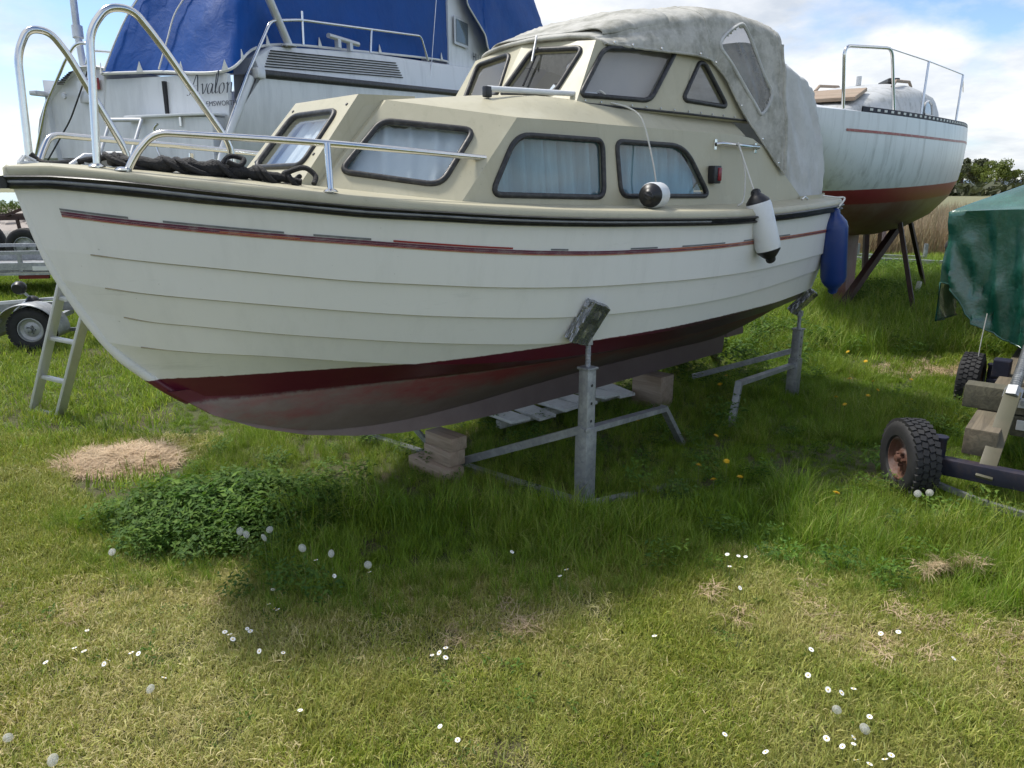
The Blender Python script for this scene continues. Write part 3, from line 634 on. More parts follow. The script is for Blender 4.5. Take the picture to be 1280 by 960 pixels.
# loose doubled flap over the front of the hood
fl = HG[6:40, 23:62].copy(); fl[..., 2] += .018 + .012 * np.sin(np.linspace(0, 9, fl.shape[1]))[None, :] * np.linspace(1, .2, fl.shape[0])[:, None]
fo = MB().grid([[(p[0], -p[1], p[2]) for p in r_] for r_ in fl]).build('hood_flap', M['canvas'], hood_o, 70); fo.modifiers.new('t', 'SOLIDIFY').thickness = .006
for sg in (1, -1):     # grey blinds drawn across the side screens
    q = np.array([np.mean(wC, 0) + (p - np.mean(wC, 0)) * 1.12 - cn_ * .06 for p in wC]) * [1, sg, 1]; MB().add([tuple(p) for p in q], [tuple(range(len(q)))]).build('blind', M['inner_grey'], boat)
# inside: plotter on the dash, bulkheads and lining
m = MB(); m.box(lv(2.83, .18, 2.09), (.03, .28, .17), Matrix.Rotation(-.25, 3, 'Y'), .012); pl_ = m.build('chart_plotter', M['black_plastic'], boat, 40)
m = MB(); m.box(lv(3.3, 0, 1.72), (.02, 1.2, .34)); m.box(lv(2.6, 0, 1.985), (.5, .9, .02)); m.build('dashboard', M['interior'], boat)

# ---- rails
def rail(name, pts, r, rad, par=boat, mat='steel'):
    return MB().tube(fillet(pts, rad, 8), r, 12).build(name, M[mat], par, 60)
rail('pulpit_hoop', [lv(.235, .2, 1.63), lv(.27, .2, 2.10), lv(.335, .2, 2.185), lv(.42, .2, 2.19), lv(.50, .2, 2.09), lv(.73, .2, 1.742), lv(.725, .2, 1.62)], .0135, [.1, .06, .05, .05, .1, .05, .05])
rail('pulpit_hoop', [lv(.118, -.2, 1.65), lv(.135, -.2, 2.06), lv(.18, -.2, 2.15), lv(.25, -.2, 2.15), lv(.30, -.2, 2.08), lv(.47, -.2, 1.72), lv(.475, -.2, 1.62)], .0135, [.1, .06, .05, .05, .1, .05, .05])
for sg in (1, -1):
    a = [lv(.292, .29 * sg, 1.62), lv(.335, .30 * sg, 1.70), lv(.40, .32 * sg, 1.775), lv(.90, .63 * sg, 1.746), lv(1.64, .675 * sg, 1.708)]
    if sg < 0: a = [lv(.14, -.215, 1.65), lv(.18, -.26, 1.72), lv(.225, -.30, 1.788), lv(1.05, -.62, 1.764), lv(1.64, -.675, 1.725)]
    ro = rail('side_rail', a, .0125, [.05, .04, .07, .2, .05], mat='steel')
    rail('stanchion', [lv(.885, .66 * sg, 1.555), lv(.90, .63 * sg, 1.745)], .012, .01, ro)
    m = MB(); m.box(lv(1.66, .668 * sg, 1.695), (.045, .012, .05), Matrix.Rotation(.5, 3, 'Y'), .004); m.build('rail_foot', M['steel'], ro)
    for s_, n_ in ((.235, .2), (.725, .2), (.292, .29), (.885, .66)):
        MB().lathe([(0, .012), (.016, .012), (.028, .003), (.028, 0)], lv(s_, n_ * sg, float(deck_z(s_, n_)) + .001), (0, 0, 1), 12).build('rail_base', M['steel'], ro, 40)
# grab rail on the cabin side with two brackets
gp = [on_side(3.41, 1.822), on_side(3.86, 1.815)]
m = MB(); m.tube([gp[0] + sn * .01, gp[0] + sn * .035 + [.02, 0, 0], gp[1] + sn * .035 - [.02, 0, 0], gp[1] + sn * .01], .0115, 10); go = m.build('grab_rail', M['steel'], boat, 50)
for p in gp: MB().box(p + sn * .003, (.025, .006, .06), None, .002).build('bracket', M['steel'], go)
# white boathook lashed on the roof
bh0, bh1 = BF.on(609, 122, 1, -.42), BF.on(748, 124, 1, -.50)
bh0[2] = 2.03; bh1[2] = 2.048
m = MB(); m.tube([bh0, bh1], .0135, 10); rr_ = m.build('roof_rail', M['white_pvc'], boat, 60)
for p in (bh0, bh1): MB().box(p - [0, 0, .014], (.04, .03, .05), None, .008).build('rail_chock', M['black_plastic'], rr_, 40)
# wiper
q0 = see(674, 50, fp) + fn_ * .03; q1 = see(668, 82, fp) + fn_ * .03; q2 = see(655, 109, fp) + fn_ * .012
m = MB(); m.tube([q0, q1], .006, 8); wp = m.build('wiper_arm', M['alu'], boat, 50)
MB().tube([see(671, 72, fp) + fn_ * .012, q2], .006, 6).build('wiper_blade', M['black_plastic'], wp)
# red navigation lamp
p = see(889, 219, side_pl); m = MB(); m.box(p + sn * .022, (.075, .045, .10), None, .006); nl_ = m.build('navigation_lamp', M['black_plastic'], boat, 40)
MB().box(p + sn * .036 + [.018, 0, 0], (.035, .032, .075), None, .008).build('lens', M['red_lens'], nl_, 40)
# bow fittings
m = MB(); q = lv(.30, .02, float(deck_z(.3, 0))); m.tube([q + [-.10, 0, .0], q + [-.05, 0, .035], q + [.05, 0, .035], q + [.10, 0, 0]], .012, 8); m.box(q + [0, 0, .012], (.12, .05, .02)); m.build('bow_cleat', M['alu'], boat, 50)
m = MB(); m.box(lv(.07, 0, 1.672), (.06, .05, .012), None, .004); m.tube([lv(.045, .02, 1.675), lv(.06, .022, 1.695), lv(.09, .02, 1.678)], .006, 6); m.tube([lv(.045, -.02, 1.675), lv(.06, -.022, 1.695), lv(.09, -.02, 1.678)], .006, 6); m.build('bow_fairlead', M['alu'], boat, 40)
p = lv(4.32, .86, float(zdeck(4.3)) + .02); m = MB(); m.tube([p + [-.04, 0, 0], p + [0, 0, .018], p + [.04, 0, 0]], .007, 8); m.build('stern_cleat', M['steel'], boat, 50)
# aft coaming
m = MB(); a = smooth_path([lv(4.4, .79, 1.47), lv(4.75, .77, 1.48), lv(4.98, .68, 1.49), lv(5.06, .4, 1.5), lv(5.08, 0, 1.5)], 6)
m.grid([[tuple(p + [0, 0, h]) for p in a] for h in (0, .05)]); m.grid([[tuple(p * [1, -1, 1] + [0, 0, h]) for p in a] for h in (0, .05)]); m.build('aft_coaming', M['cream'], boat, 60)

# ---- things lying on or hanging from the cruiser
def BW(s, n, z): return BF.world(lv(s, n, z))
def coil(name, pts, r, mat, label, cat):
    o = MB().tube(smooth_path(pts, 6), r, 8).build(name, M[mat], None, 80); return tag(o, label, cat)
# furled black mooring ropes on the foredeck
rp = []; rg = np.random.default_rng(3)
sailb = MB(); ax = [BW(s, n, float(deck_z(s, n)) + z) for s, n, z in ((.30, .12, .022), (.42, .22, .024), (.55, .30, .026), (.68, .37, .024), (.80, .42, .020), (.88, .46, .012))]
sailb.tube(smooth_path(ax, 6), [.012 + .020 * math.sin(math.pi * min(1, i / 30 + .1)) * (.8 + .4 * math.sin(i * 1.9)) for i in range(31)], 10)
th = np.linspace(0, 30, 160); axs = smooth_path(ax, 32)[:160]
sailb.tube([tuple(p + np.array([0, .034 * math.cos(t + .7 * math.sin(t * .31)), .024 * math.sin(t + .7 * math.sin(t * .31))])) for p, t in zip(axs, th)], .010, 7)
sailb.tube([tuple(p + np.array([.02 * math.sin(t * .4), .05 * math.cos(t * .6 + 2), .024 * math.sin(t * .6 + 2)])) for p, t in zip(axs, th)], .010, 7)
e0 = BW(.11, -.12, 1.705)
sailb.tube(smooth_path([e0, e0 + [.04, 0, -.03], BW(.2, .0, 1.675), BW(.28, .06, 1.69), BW(.35, .1, 1.70), BW(.36, .16, 1.665)], 8), .011, 8)
sailb.tube(smooth_path([BW(.62, .34, 1.665), BW(.66, .33, 1.70), BW(.70, .36, 1.69), BW(.67, .38, 1.665), BW(.63, .37, 1.68)], 8), .010, 8)
sailb.tube(smooth_path([BW(.82, .45, 1.64), BW(.87, .50, 1.66), BW(.90, .53, 1.63), BW(.88, .55, 1.60)], 8), .010, 8)
tag(sailb.build('mooring_rope', M['rope_black'], None, 80), 'black mooring rope bundled on the foredeck of the white cruiser', 'rope')
# ------------------------------------------------------------------ fenders and lines on the cruiser
def fender(name, top, bot, rad, mat, label, both=True):
    a, b = np.asarray(bot, float), np.asarray(top, float); L = np.linalg.norm(b - a); ax = (b - a) / L
    rot = Vector((0, 0, 1)).rotation_difference(Vector(ax)).to_euler()
    e = empty(name, a, 0, label, 'fender'); e.rotation_euler = rot
    t = .17 * L
    MB().lathe([(rad * .93, t), (rad, t + .02), (rad, L - t - .02), (rad * .93, L - t)], seg=24).build('body', M[mat], e, 70)
    for k, (z0, sgn) in enumerate(((t, -1), (L - t, 1))):
        m = MB(); m.lathe([(rad * .93, z0), (rad * .9, z0 + sgn * t * .15), (rad * .55, z0 + sgn * t * .55), (rad * .34, z0 + sgn * t * .75), (rad * .3, z0 + sgn * t * .98), (0, z0 + sgn * t)], seg=20)
        m.tube([(rad * .32 * math.cos(q), 0, z0 + sgn * t * .8 + rad * .25 * math.sin(q)) for q in np.linspace(0, 2 * math.pi, 12, endpoint=False)], rad * .1, 6, closed=True)
        m.build('end_cap', M['black_plastic'] if mat == 'white_pvc' else M[mat], e, 60)
    return e
f1t, f1b = BF.on(944, 238, 1, -.99), BF.on(964, 327, 1, -1.085)
fender('fender', BF.world(f1t), BF.world(f1b), .072, 'white_pvc', 'white fender with black ends hanging on the cruiser hull below the grab rail')
f2 = np.array(BW(2.49, .925, float(zdeck(2.5)) + .072)); f2b = np.array(BW(2.73, .83, float(zdeck(2.7)) + .078))
fender('fender', f2b, f2, .064, 'white_pvc', 'short white fender lying on the side deck below the cabin windows')
f3t, f3b = BF.on(1044, 262, 1, -.93), BF.on(1041, 366, 1, -.93)
fender('fender', BF.world(f3t), BF.world(f3b), .088, 'blue_pvc', 'blue fender hanging at the stern quarter of the white cruiser')
def line(pts, r, label, mat='rope_white', n=6): return tag(MB().tube(smooth_path(pts, n), r, 7).build('rope', M[mat], None, 80), label, 'rope')
rb = BF.world(bh1)
line([rb + [-.02, -.015, .0], rb + [.0, -.02, .02], rb + [.03, -.03, .0], BW(2.62, .52, 2.02), BW(2.68, .63, 1.985), BW(2.71, .705, 1.92), BW(2.72, .765, 1.75), BW(2.72, .80, 1.62), BW(2.72, .80, 1.56)], .0045, 'thin white line from the cabin roof rail down to the deck fender')
gr = BF.world(gp[0] + (gp[1] - gp[0]) * .38 + sn * .047)
line([gr + [0, 0, .012], BW(*(lambda q: (q[0], -q[1], q[2]))(f1t)) + np.array([0, 0, -.02])], .005, 'white line tying the hanging fender to the grab rail', n=10)
line([gr + [.0, -.004, .0], BW(3.56, .83, 1.70), BW(3.53, .86, 1.58), BW(3.50, .87, 1.50), BW(3.42, .885, 1.478)], .0045, 'slack white line hanging from the grab rail to the side deck')
ft = BF.world(f3t); line([BW(4.72, .80, 1.52), BW(4.8, .86, 1.508), BW(4.86, .90, 1.50), ft + [0, 0, -.01]], .007, 'short white line holding the blue stern fender')

# ------------------------------------------------------------------ galvanised stands, blocks, ladder
def stand(ps, pn, head_z, post_z, label, tilt, starboard=False, back=False):
    e = empty('boat_stand', BW(ps, pn, 0), R(44), label, 'stand', None)
    m = MB(); m.box((0, 0, post_z / 2 - .03), (.062, .062, post_z + .06), None, .004); post = m.build('post', M['galv'], e, 40)
    for z in (.12, post_z * .62, post_z * .75, post_z * .88): MB().lathe([(0, .0005), (.008, .0005)], (-.0, -.0312, z), (0, -1, 0), 10).build('hole', M['black_plastic'], post)
    MB().box((0, 0, post_z), (.078, .078, .012), None, .003).build('post_cap', M['galv'], e)
    MB().box((.0, 0, post_z * .28), (.078, .078, post_z * .58), None, .004).build('sleeve', M['galv'], e, 40)
    m = MB(); k = 40; m.tube([(0, 0, post_z + (head_z - post_z) * i / k) for i in range(k + 1)], [.0125 + .0022 * (i % 2) for i in range(k + 1)], 10); m.build('screw', M['galv'], e, 30)
    m = MB(); m.lathe([(0, -.02), (.024, -.02), (.024, .02), (0, .02)], (0, 0, head_z - .01), seg=6); m.build('nut', M['galv'], e, 30)
    rt = Matrix.Rotation(tilt, 3, 'X') @ Matrix.Rotation(R(18), 3, 'Y')
    bm = bmesh.new(); bmesh.ops.create_cube(bm, size=1); bmesh.ops.subdivide_edges(bm, edges=bm.edges[:], cuts=5, use_grid_fill=True)
    for v in bm.verts:
        q = v.co.copy(); v.co = Vector((q.x * .15, q.y * .05, q.z * .215)); d = (fbm(q.x * 6 + 3, q.z * 6 + q.y * 4, 9) - .5) * .022; v.co += Vector((d, d * .8, d * .6))
    V = [tuple(rt @ v.co + Vector((-.05, -.035 if not starboard else .035, head_z + .09))) for v in bm.verts]; bm.verts.index_update(); F = [[v.index for v in f.verts] for f in bm.faces]; bm.free()
    MB().add(V, F).build('pad', M['tape'], e)
    MB().box((0, .02 if not starboard else -.02, head_z + .035), (.05, .05, .08), Matrix.Rotation(tilt, 3, 'X'), .012).build('pad_socket', M['tape'], e, 40)
    MB().lathe([(.0, .012), (.014, .011), (.016, 0)], (-.031, -.03, post_z * .56), (-.3, -1, 0), 6).build('bolt', M['galv'], e)
    return e
st1 = stand(2.167, .84, .865, .715, 'galvanised post stand with taped pad under the bow half of the cruiser', R(24))
def loc(e_s, e_n, P): return (P[0] - e_s, P[1] + e_n, P[2])       # boat axes to stand axes
m = MB(); a, b = (-.03, .0, .40), (1.94 - 2.167, .84 - .05, .05)
m.bar(a, b, .042, .012, (1, 0, .2)); m.build('brace', M['galv'], st1)
k1 = BF.on(829, 511, 1, -.72); k2 = (3.31, -.70, .0); p0 = BF.on(738, 536, 1, -.84)
for q, r_ in (((.03, 0, p0[2]), loc(2.167, .84, k1)), (loc(2.167, .84, k1 + [.0, 0, .012]), loc(2.167, .84, (3.32, -.70, -.05)))): MB().bar(q, r_, .045, .028, (0, 0, 1)).build('rear_leg', M['galv'], st1)
MB().bar((-.06, -.12, .012), (-.32, 1.95, .02), .05, .05).build('ground_bar', M['galv_dark'], st1)
MB().bar((-.05, -.06, .008), (.65, -.26, .0), .04, .035).build('ground_bar', M['galv_dark'], st1)
MB().bar((1.94 - 2.167, .90, .05), (1.86 - 2.167, 1.62, .50), .045, .012, (1, 0, .2)).build('brace', M['galv'], st1)
MB().box((-.31, 1.68, .33), (.062, .062, .70), None, .004).build('post', M['galv'], st1, 40)
st2 = stand(4.86, .66, .66, .53, 'galvanised post stand with taped pad under the stern of the cruiser', R(38))
k1 = BF.on(924, 479, 1, -.72); q0 = BF.on(983, 459, 1, -.66)
for q, r_ in (((-.03, 0, q0[2]), loc(4.86, .66, k1)), (loc(4.86, .66, k1 + [0, 0, .012]), loc(4.86, .66, (3.80, -.74, -.05)))): MB().bar(q, r_, .045, .028, (0, 0, 1)).build('front_leg', M['galv'], st2)
MB().bar((-.02, .02, .36), (-.45, .62, .12), .04, .012, (1, 0, .2)).build('brace', M['galv_dark'], st2)
e = empty('steel_prop', BW(5.02, -.45, 0), R(44), 'dark steel prop leaning under the far side of the cruiser stern', 'prop')
MB().bar((0, 0, .60), (.42, -.12, -.02), .045, .045).build('leg', M['black_stem'], e); MB().box((0, .0, .62), (.10, .12, .03), None, .006).build('head_plate', M['black_stem'], e)
# blocks under the keel
def block(c, s, rz, mat, label, bev=.008):
    o = MB().box((0, 0, 0), s, None, bev).build('timber_block', M[mat], None, 40); o.location = c; o.rotation_euler = (0, 0, rz); return tag(o, label, 'block')
bx = BW(1.865, .06, 0)
for i, (z, h, dx, rz, sx) in enumerate(((.045, .09, -.05, 46, .36), (.135, .088, .0, 43, .24), (.2175, .077, .01, 45, .235))):
    block((bx[0] + dx, bx[1], z), (.11, sx, h), R(rz), 'wood_pale', ('lowest and longest', 'middle', 'topmost')[i] + ' pale timber of the block stack under the cruiser keel')
bx = BW(3.86, .05, 0); block((bx[0], bx[1], .124), (.16, .26, .248), R(44), 'wood_pale', 'single timber block under the aft end of the cruiser keel')
# white slatted pallet in the grass behind the keel
pf = Frame(ground(640, 516, .15)[:2], R(36)); e = empty('pallet', pf.o + [0, 0, .085], R(40), 'flaking white slatted pallet lying in the grass behind the keel', 'pallet')
for i in range(6): MB().box((i * .205, .15, .03 + .006 * (i % 3)), (.15, .55, .022), Matrix.Rotation(.05 * ((i * 7) % 5 - 2), 3, 'Z') @ Matrix.Rotation(.04 * ((i * 3) % 4 - 1.5), 3, 'X'), .004).build('slat', M['white_paint'], e)
for y in (.05, .35): MB().box((.5, y, -.012), (1.15, .05, .05)).build('bearer', M['white_paint'], e)
# ladder
la, lb = ground(42, 514), ground(74, 523); top_a = at_Y(77, 360, 4.86); top_b = top_a + (lb - la)
e = empty('ladder', la, 0, 'aluminium ladder leaning behind the bow of the white cruiser', 'ladder')
ua = (top_a - la) * 1.75; wv = lb - la; up_ = np.cross(ua, wv)
for o_ in (np.zeros(3), wv): MB().bar(o_, o_ + ua, .028, .062, tuple(np.cross(wv, ua)), .003).build('rail', M['alu'], e, 40)
for k in (0.01, .175, .355, .53, .71, .89): MB().bar(ua * k, wv + ua * k, .03, .03, (0, 0, 1), .008).build('rung', M['alu'], e, 40)

# ------------------------------------------------------------------ wheels
def wheel(parent, c, axis, rad, width, rim_mat='wheel_grey', lugs=True, name='wheel'):
    ax = Vector(axis).normalized(); h = width / 2
    rr = rad * .56
    w_ = empty(name, c); w_.parent = parent; w_.rotation_euler = Vector((0, 0, 1)).rotation_difference(ax).to_euler()
    MB().lathe([(rr, -h * .75), (rr * 1.06, -h * .92), (rad * .8, -h * 1.0), (rad * .93, -h * .9), (rad * .985, -h * .68), (rad, -h * .3), (rad, h * .3), (rad * .985, h * .68), (rad * .93, h * .9), (rad * .8, h * 1.0), (rr * 1.06, h * .92), (rr, h * .75)], seg=40).build('tyre', M['tyre'], w_, 50)
    if lugs:
        m = MB(); n = 34
        for i in range(n):
            for j, y in enumerate((-.62, -.21, .21, .62)):
                a = 2 * math.pi * (i + .5 * (j % 2) + (.2 if j in (0, 3) else 0)) / n; rad_l = rad * (1.0 if j in (1, 2) else .988)
                rot = Matrix.Rotation(a, 3, 'Z') @ Matrix.Rotation(.25 * (1 if j % 2 else -1), 3, 'X')
                m.box((rad_l * math.cos(a), rad_l * math.sin(a), y * h), (.018, 2 * math.pi * rad / n * .74, h * .36), rot)
        m.build('tread', M['tyre'], w_)
    for sgn in (1, -1):
        m = MB(); m.lathe([(rr * 1.0, sgn * h * .78), (rr * .93, sgn * h * .80), (rr * .86, sgn * h * .5), (rr * .62, sgn * h * .36), (rr * .40, sgn * h * .5), (rr * .2, sgn * h * .5), (0, sgn * h * .52)], seg=28); ro_ = m.build('rim', M[rim_mat], w_, 40)
        if sgn > 0:
            for k in range(5):
                a = k * 2 * math.pi / 5; MB().lathe([(0, .02), (.009, .02), (.01, 0)], (rr * .30 * math.cos(a), rr * .30 * math.sin(a), h * .5), (0, 0, 1), 6).build('wheel_nut', M['rust'] if rim_mat == 'rust' else M['galv_dark'], ro_)
            MB().lathe([(0, h * .5), (rr * .16, h * .46), (rr * .2, 0)], (0, 0, h * .5), (0, 0, 1), 14).build('hub', M['rust'] if rim_mat == 'rust' else M['galv_dark'], ro_, 40)
    return w_
# ------------------------------------------------------------------ large motor yacht with blue covers
M['yacht_white'] = simple('yacht_gelcoat', (.70, .72, .74), .35, var=.04, scale=1.5, dirt=(.36, .38, .40), dirt_amt=.4, dscale=2.6, stretch=(2.2, 2.2, .45))
M['blue_tarp'] = cloth('blue_tarpaulin', (.001, .068, .31), dirt=(.001, .04, .20), dirt_amt=.4, transl=.10, scale=2, dscale=2.2, rough=.55, spec=.22, bump=.5, bscale=5)
M['dirty_deck'] = simple('mildewed_deck', (.52, .53, .53), .6, var=.1, scale=3, dirt=(.16, .17, .15), dirt_amt=.75, dscale=7)
M['dark_void'] = simple('dark_opening', (.02, .02, .022), .8)
M['navy_text'] = simple('navy_lettering', (.03, .035, .05), .5)
M['hem_white'] = simple('white_hem', (.72, .72, .70), .7)
AF = Frame((-2.66, 7.5), R(68.3))
yacht = empty('motor_yacht', AF.o, R(68.3), 'big white motor yacht with lettered transom under a blue tarpaulin', 'boat')
def ay(px, py): return AF.on(px, py, 1, 0.0)
# hull: starboard side, transom, port side, bottom
X_ = np.linspace(0, 1, 14)
def yside(sgn):
    G = []
    for x in np.linspace(0, 9.2, 24):
        k = x / 9.2; hb = 1.45 * (1 - max(0, (k - .45) / .55) ** 2.2); zt = 2.66 + .065 * x; aft = -.45 if x == 0 else 0
        row = []
        for v, (o_, z) in enumerate(((1, zt), (1.0, zt - .25), (.985, zt - .6), (.93, 1.75), (.70, 1.3), (.58, 1.1), (.35, .85), (.0, .62))):
            row.append((float(np.interp(z, [1.2, 1.5, 1.89, 2.34, 2.69], [0, -.4, -.24, .12, .48])) if x == 0 and sgn > 0 else x, 1.40 - sgn * (hb if sgn > 0 else hb - .38) * o_, z))
        G.append(row)
    return G
m = MB(); m.grid(yside(1)); m.grid(yside(-1)); yh = m.build('hull', M['yacht_white'], yacht, 35)
# transom, set in between the quarters
m = MB(); zt_ = 2.57
m.panel([(0.02, .04, zt_ + .04), (.02, 2.0, zt_ + .06), (-.05, 2.0, .9), (-.05, .04, .9)], [], (.05, 0, 0)); m.build('transom', M['yacht_white'], yacht)
MB().box((.0, .80, 2.42), (.03, .035, .30)).build('door_gap', M['dark_void'], yacht)
m = MB(); m.panel([(-.16, .10, 2.21), (-.16, 1.12, 2.24), (-.22, 1.12, 1.30), (-.22, .10, 1.30)], [], (.2, 0, 0)); lk = m.build('locker', M['yacht_white'], yacht)
MB().box((-.11, .61, 2.235), (.20, 1.1, .025), None, .01).build('locker_lid', M['yacht_white'], lk, 40)
p = AF.on(226, 152, 0, -.18); MB().box(p, (.02, .025, .09), None, .004).build('catch', M['steel'], lk)
# starboard quarter: coaming with grille and rubbing strake
a = [ay(335, 57), ay(455, 65), ay(600, 85)]
m = MB(); T = np.linspace(.42, 6.2, 20); zt2 = np.interp(T, [.42, .60, 2.37, 5.8, 6.2], [2.80, 2.94, 3.14, 3.40, 3.42]); zb2 = 2.63 + .062 * T
m.grid([[(x, -.02, z) for x, z in zip(T, zb2)], [(x, -.02 + .03, z - .05) for x, z in zip(T, zt2)], [(x, .03, z - .01) for x, z in zip(T, zt2)], [(x, .06, z) for x, z in zip(T, zt2)], [(x, .30, z) for x, z in zip(T, zt2)], [(x, .33, z - .5) for x, z in zip(T, zt2)]])
m.add([(T[0], -.02, zb2[0]), (T[0], .03, zt2[0]), (T[0], .30, zt2[0]), (T[0], .30, zb2[0])], [(0, 1, 2, 3)])
co = m.build('coaming', M['yacht_white'], yacht, 40)
for i in range(7):
    k = i / 6; x0, x1 = .64 - .13 * k, 3.12 + .14 * k; z0, z1 = 2.895 - .165 * k, 3.115 - .16 * k
    MB().bar((x0, -.012 + .012 * (1 - k) * 1.3, z0), (x1, -.012 + .012 * (1 - k) * 1.3, z1), .018, .011).build('vent_slot', M['dark_void'], co)
m = MB(); m.tube([(.36, -.05, 2.645), (2, -.05, 2.745), (5.2, -.05, 2.945), (7, -.02, 3.06)], .042, 10); m.build('rubbing_strake', M['gasket'], yacht, 60)
MB().box((.36, -.05, 2.645), (.12, .09, .10), None, .02).build('strake_end', M['alu'], yacht, 40)
m = MB(); m.tube([(.30, -.01, 2.60), (.0, -.03, 2.2), (-.20, -.03, 1.9), (-.36, -.02, 1.5)], .045, 10, sy=.6); m.build('quarter_trim', M['yacht_white'], yacht, 60)
# port quarter: rounded shoulder with louvres
Q = [AF.on(x, y, 0, .0) for x, y in ((131, 205), (131, 84), (118, 81), (100, 82), (86, 90), (70, 105), (57, 122), (48, 150), (43, 205))]
m = MB(); G = []
for k, (dx, sc_) in enumerate(((.06, .90), (.0, .97), (.03, 1.0), (.25, 1.0), (.9, .98))):
    c = np.mean(Q, 0); G.append([tuple(c + (q - c) * sc_ + [dx, 0, 0]) for q in Q])
m.grid(G); m.add([g for g in G[0]], [tuple(range(len(Q)))]); pq = m.build('port_quarter', M['yacht_white'], yacht, 50)
for i in range(8):
    a_, b_ = AF.on(69 + i * 2.4, 105 - i * 2.0, 0, -.015), AF.on(79 + i * 1.6, 105 - i * 2.2, 0, -.015); MB().bar(a_, b_, .012, .010).build('louvre', M['dark_void'], pq)
MB().box(AF.on(50, 117, 0, -.06), (.18, .10, .05), None, .015).build('deck_lamp', M['alu'], pq, 40)
MB().lathe([(0, .02), (.03, .018), (.035, 0)], AF.on(81, 120, 0, -.01), (-1, 0, 0), 10).build('vent_cap', M['alu'], pq, 40)
MB().box(AF.on(107, 121, 0, -.02), (.03, .14, .12), None, .01).build('shore_socket', M['alu'], pq, 40)
sg_ = MB().box(AF.on(116, 105, 0, -.012), (.012, .17, .11)).build('red_plate', M['red_paint'], pq)
def text(body, loc_, size, rotm, mat, parent, shear=0.0, name='lettering', sx=1.0):
    c = bpy.data.curves.new(name, 'FONT'); c.body = body; c.size = size; c.shear = shear; c.extrude = .001; c.align_x = 'CENTER'
    tmp = bpy.data.objects.new(name, c); COL.objects.link(tmp); bpy.context.view_layer.update()
    me = bpy.data.meshes.new_from_object(tmp.evaluated_get(bpy.context.evaluated_depsgraph_get())); bpy.data.objects.remove(tmp); me.materials.clear(); me.materials.append(mat)
    o = bpy.data.objects.new(name, me); COL.objects.link(o); o.parent = parent; o.matrix_local = Matrix.Translation(Vector(loc_)) @ rotm.to_4x4(); o.scale = (sx, 1, 1); return o
aftm = Matrix(((0, 0, -1), (-1, 0, 0), (0, 1, 0)))        # text facing aft, reading towards starboard
text('No 20', AF.on(116, 107, 0, -.02) , .05, aftm, M['hem_white'], pq)
# 'Avalon' in a pen-stroke italic, drawn as ribbons
def stroke(pts, wd, mb, o, sc):
    P = smooth_path([(x + .22 * y, y) for x, y in pts], 8); d = np.gradient(P, axis=0); d /= np.linalg.norm(d, axis=1)[:, None] + 1e-9
    ww = wd * (.35 + .65 * np.abs(d[:, 1]))[:, None]; pen = np.array([1, .25]) * .5 * ww
    def T3(q): return [(o[0] - .004, o[1] - a * sc, o[2] + b * sc) for a, b in q]
    mb.grid([T3(P - pen), T3(P + pen)])
av = MB(); o_ = AF.on(238, 119, 0, -.02); sc_ = .205
for x0, ss in ((-.05, [[(-.15, .02), (.0, .0), (.16, .35), (.42, 1.0)], [(.42, 1.0), (.48, .4), (.52, .02), (.62, .08)], [(.12, .36), (.30, .40), (.5, .38)]]),
               (.62, [[(.0, .42), (.08, .46), (.12, .2), (.16, .02), (.3, .25), (.36, .46)]]), (1.0, [[(.32, .40), (.16, .47), (.03, .25), (.08, .03), (.2, .06), (.33, .44)], [(.33, .44), (.30, .12), (.36, .02), (.46, .1)]]),
               (1.45, [[(.02, .1), (.14, .6), (.16, .98), (.06, .8), (.04, .2), (.1, .02), (.2, .1)]]), (1.68, [[(.2, .46), (.05, .3), (.06, .06), (.18, .0), (.32, .2), (.28, .42), (.2, .46), (.34, .40)]]),
               (2.12, [[(.0, .40), (.07, .45), (.08, .02)], [(.08, .3), (.2, .45), (.3, .42), (.3, .1), (.36, .02), (.46, .1)]])):
    for s_ in ss: stroke([(x0 + a, b) for a, b in s_], .075, av, o_, sc_)
av.build('name_lettering', M['navy_text'], yacht)
text('EMSWORTH', AF.on(277, 132, 0, -.02), .064, aftm, M['navy_text'], yacht, 0, 'port_lettering', 1.05)
# blue cockpit cover
DR = {}
def drape(name, lower, upper, par, seed, rows=14, amp=.05):
    A_, B_ = smooth_path(lower, 10, True), smooth_path(upper, 10, True); c = B_.mean(0); G = []
    for q in np.linspace(0, 1, rows): G.append(A_ + (B_ - A_) * q + np.array([0, 0, .10 * math.sin(q * math.pi)]))
    for q in (.35, .7, 1.0): G.append(B_ + (c - B_) * q * .98 + np.array([0, 0, .06 * q]))
    G = np.array(G); ctr = A_.mean(0); d = G[..., :2] - ctr[:2]; d /= np.linalg.norm(d, axis=-1, keepdims=True) + 1e-6
    an = np.arange(G.shape[1])[None, :] / G.shape[1]; rw = np.arange(G.shape[0])[:, None] / rows
    w_ = (fbm(an * 38 + rw * 5, rw * 2.5 + an * 9, seed) - .5) * 1.3 + .5 * (vnoise(an * 90 + rw * 16, rw * 3, seed + 4) - .5)
    G[..., :2] += d * (w_ * amp * np.sin(np.clip(rw * 1.25, 0, 1) * math.pi) ** .5)[..., None]
    o = MB().grid(G, cv=True).build(name, M['blue_tarp'], par, 80); o['grid'] = 0; del o['grid']; DR[name] = G; return o, A_
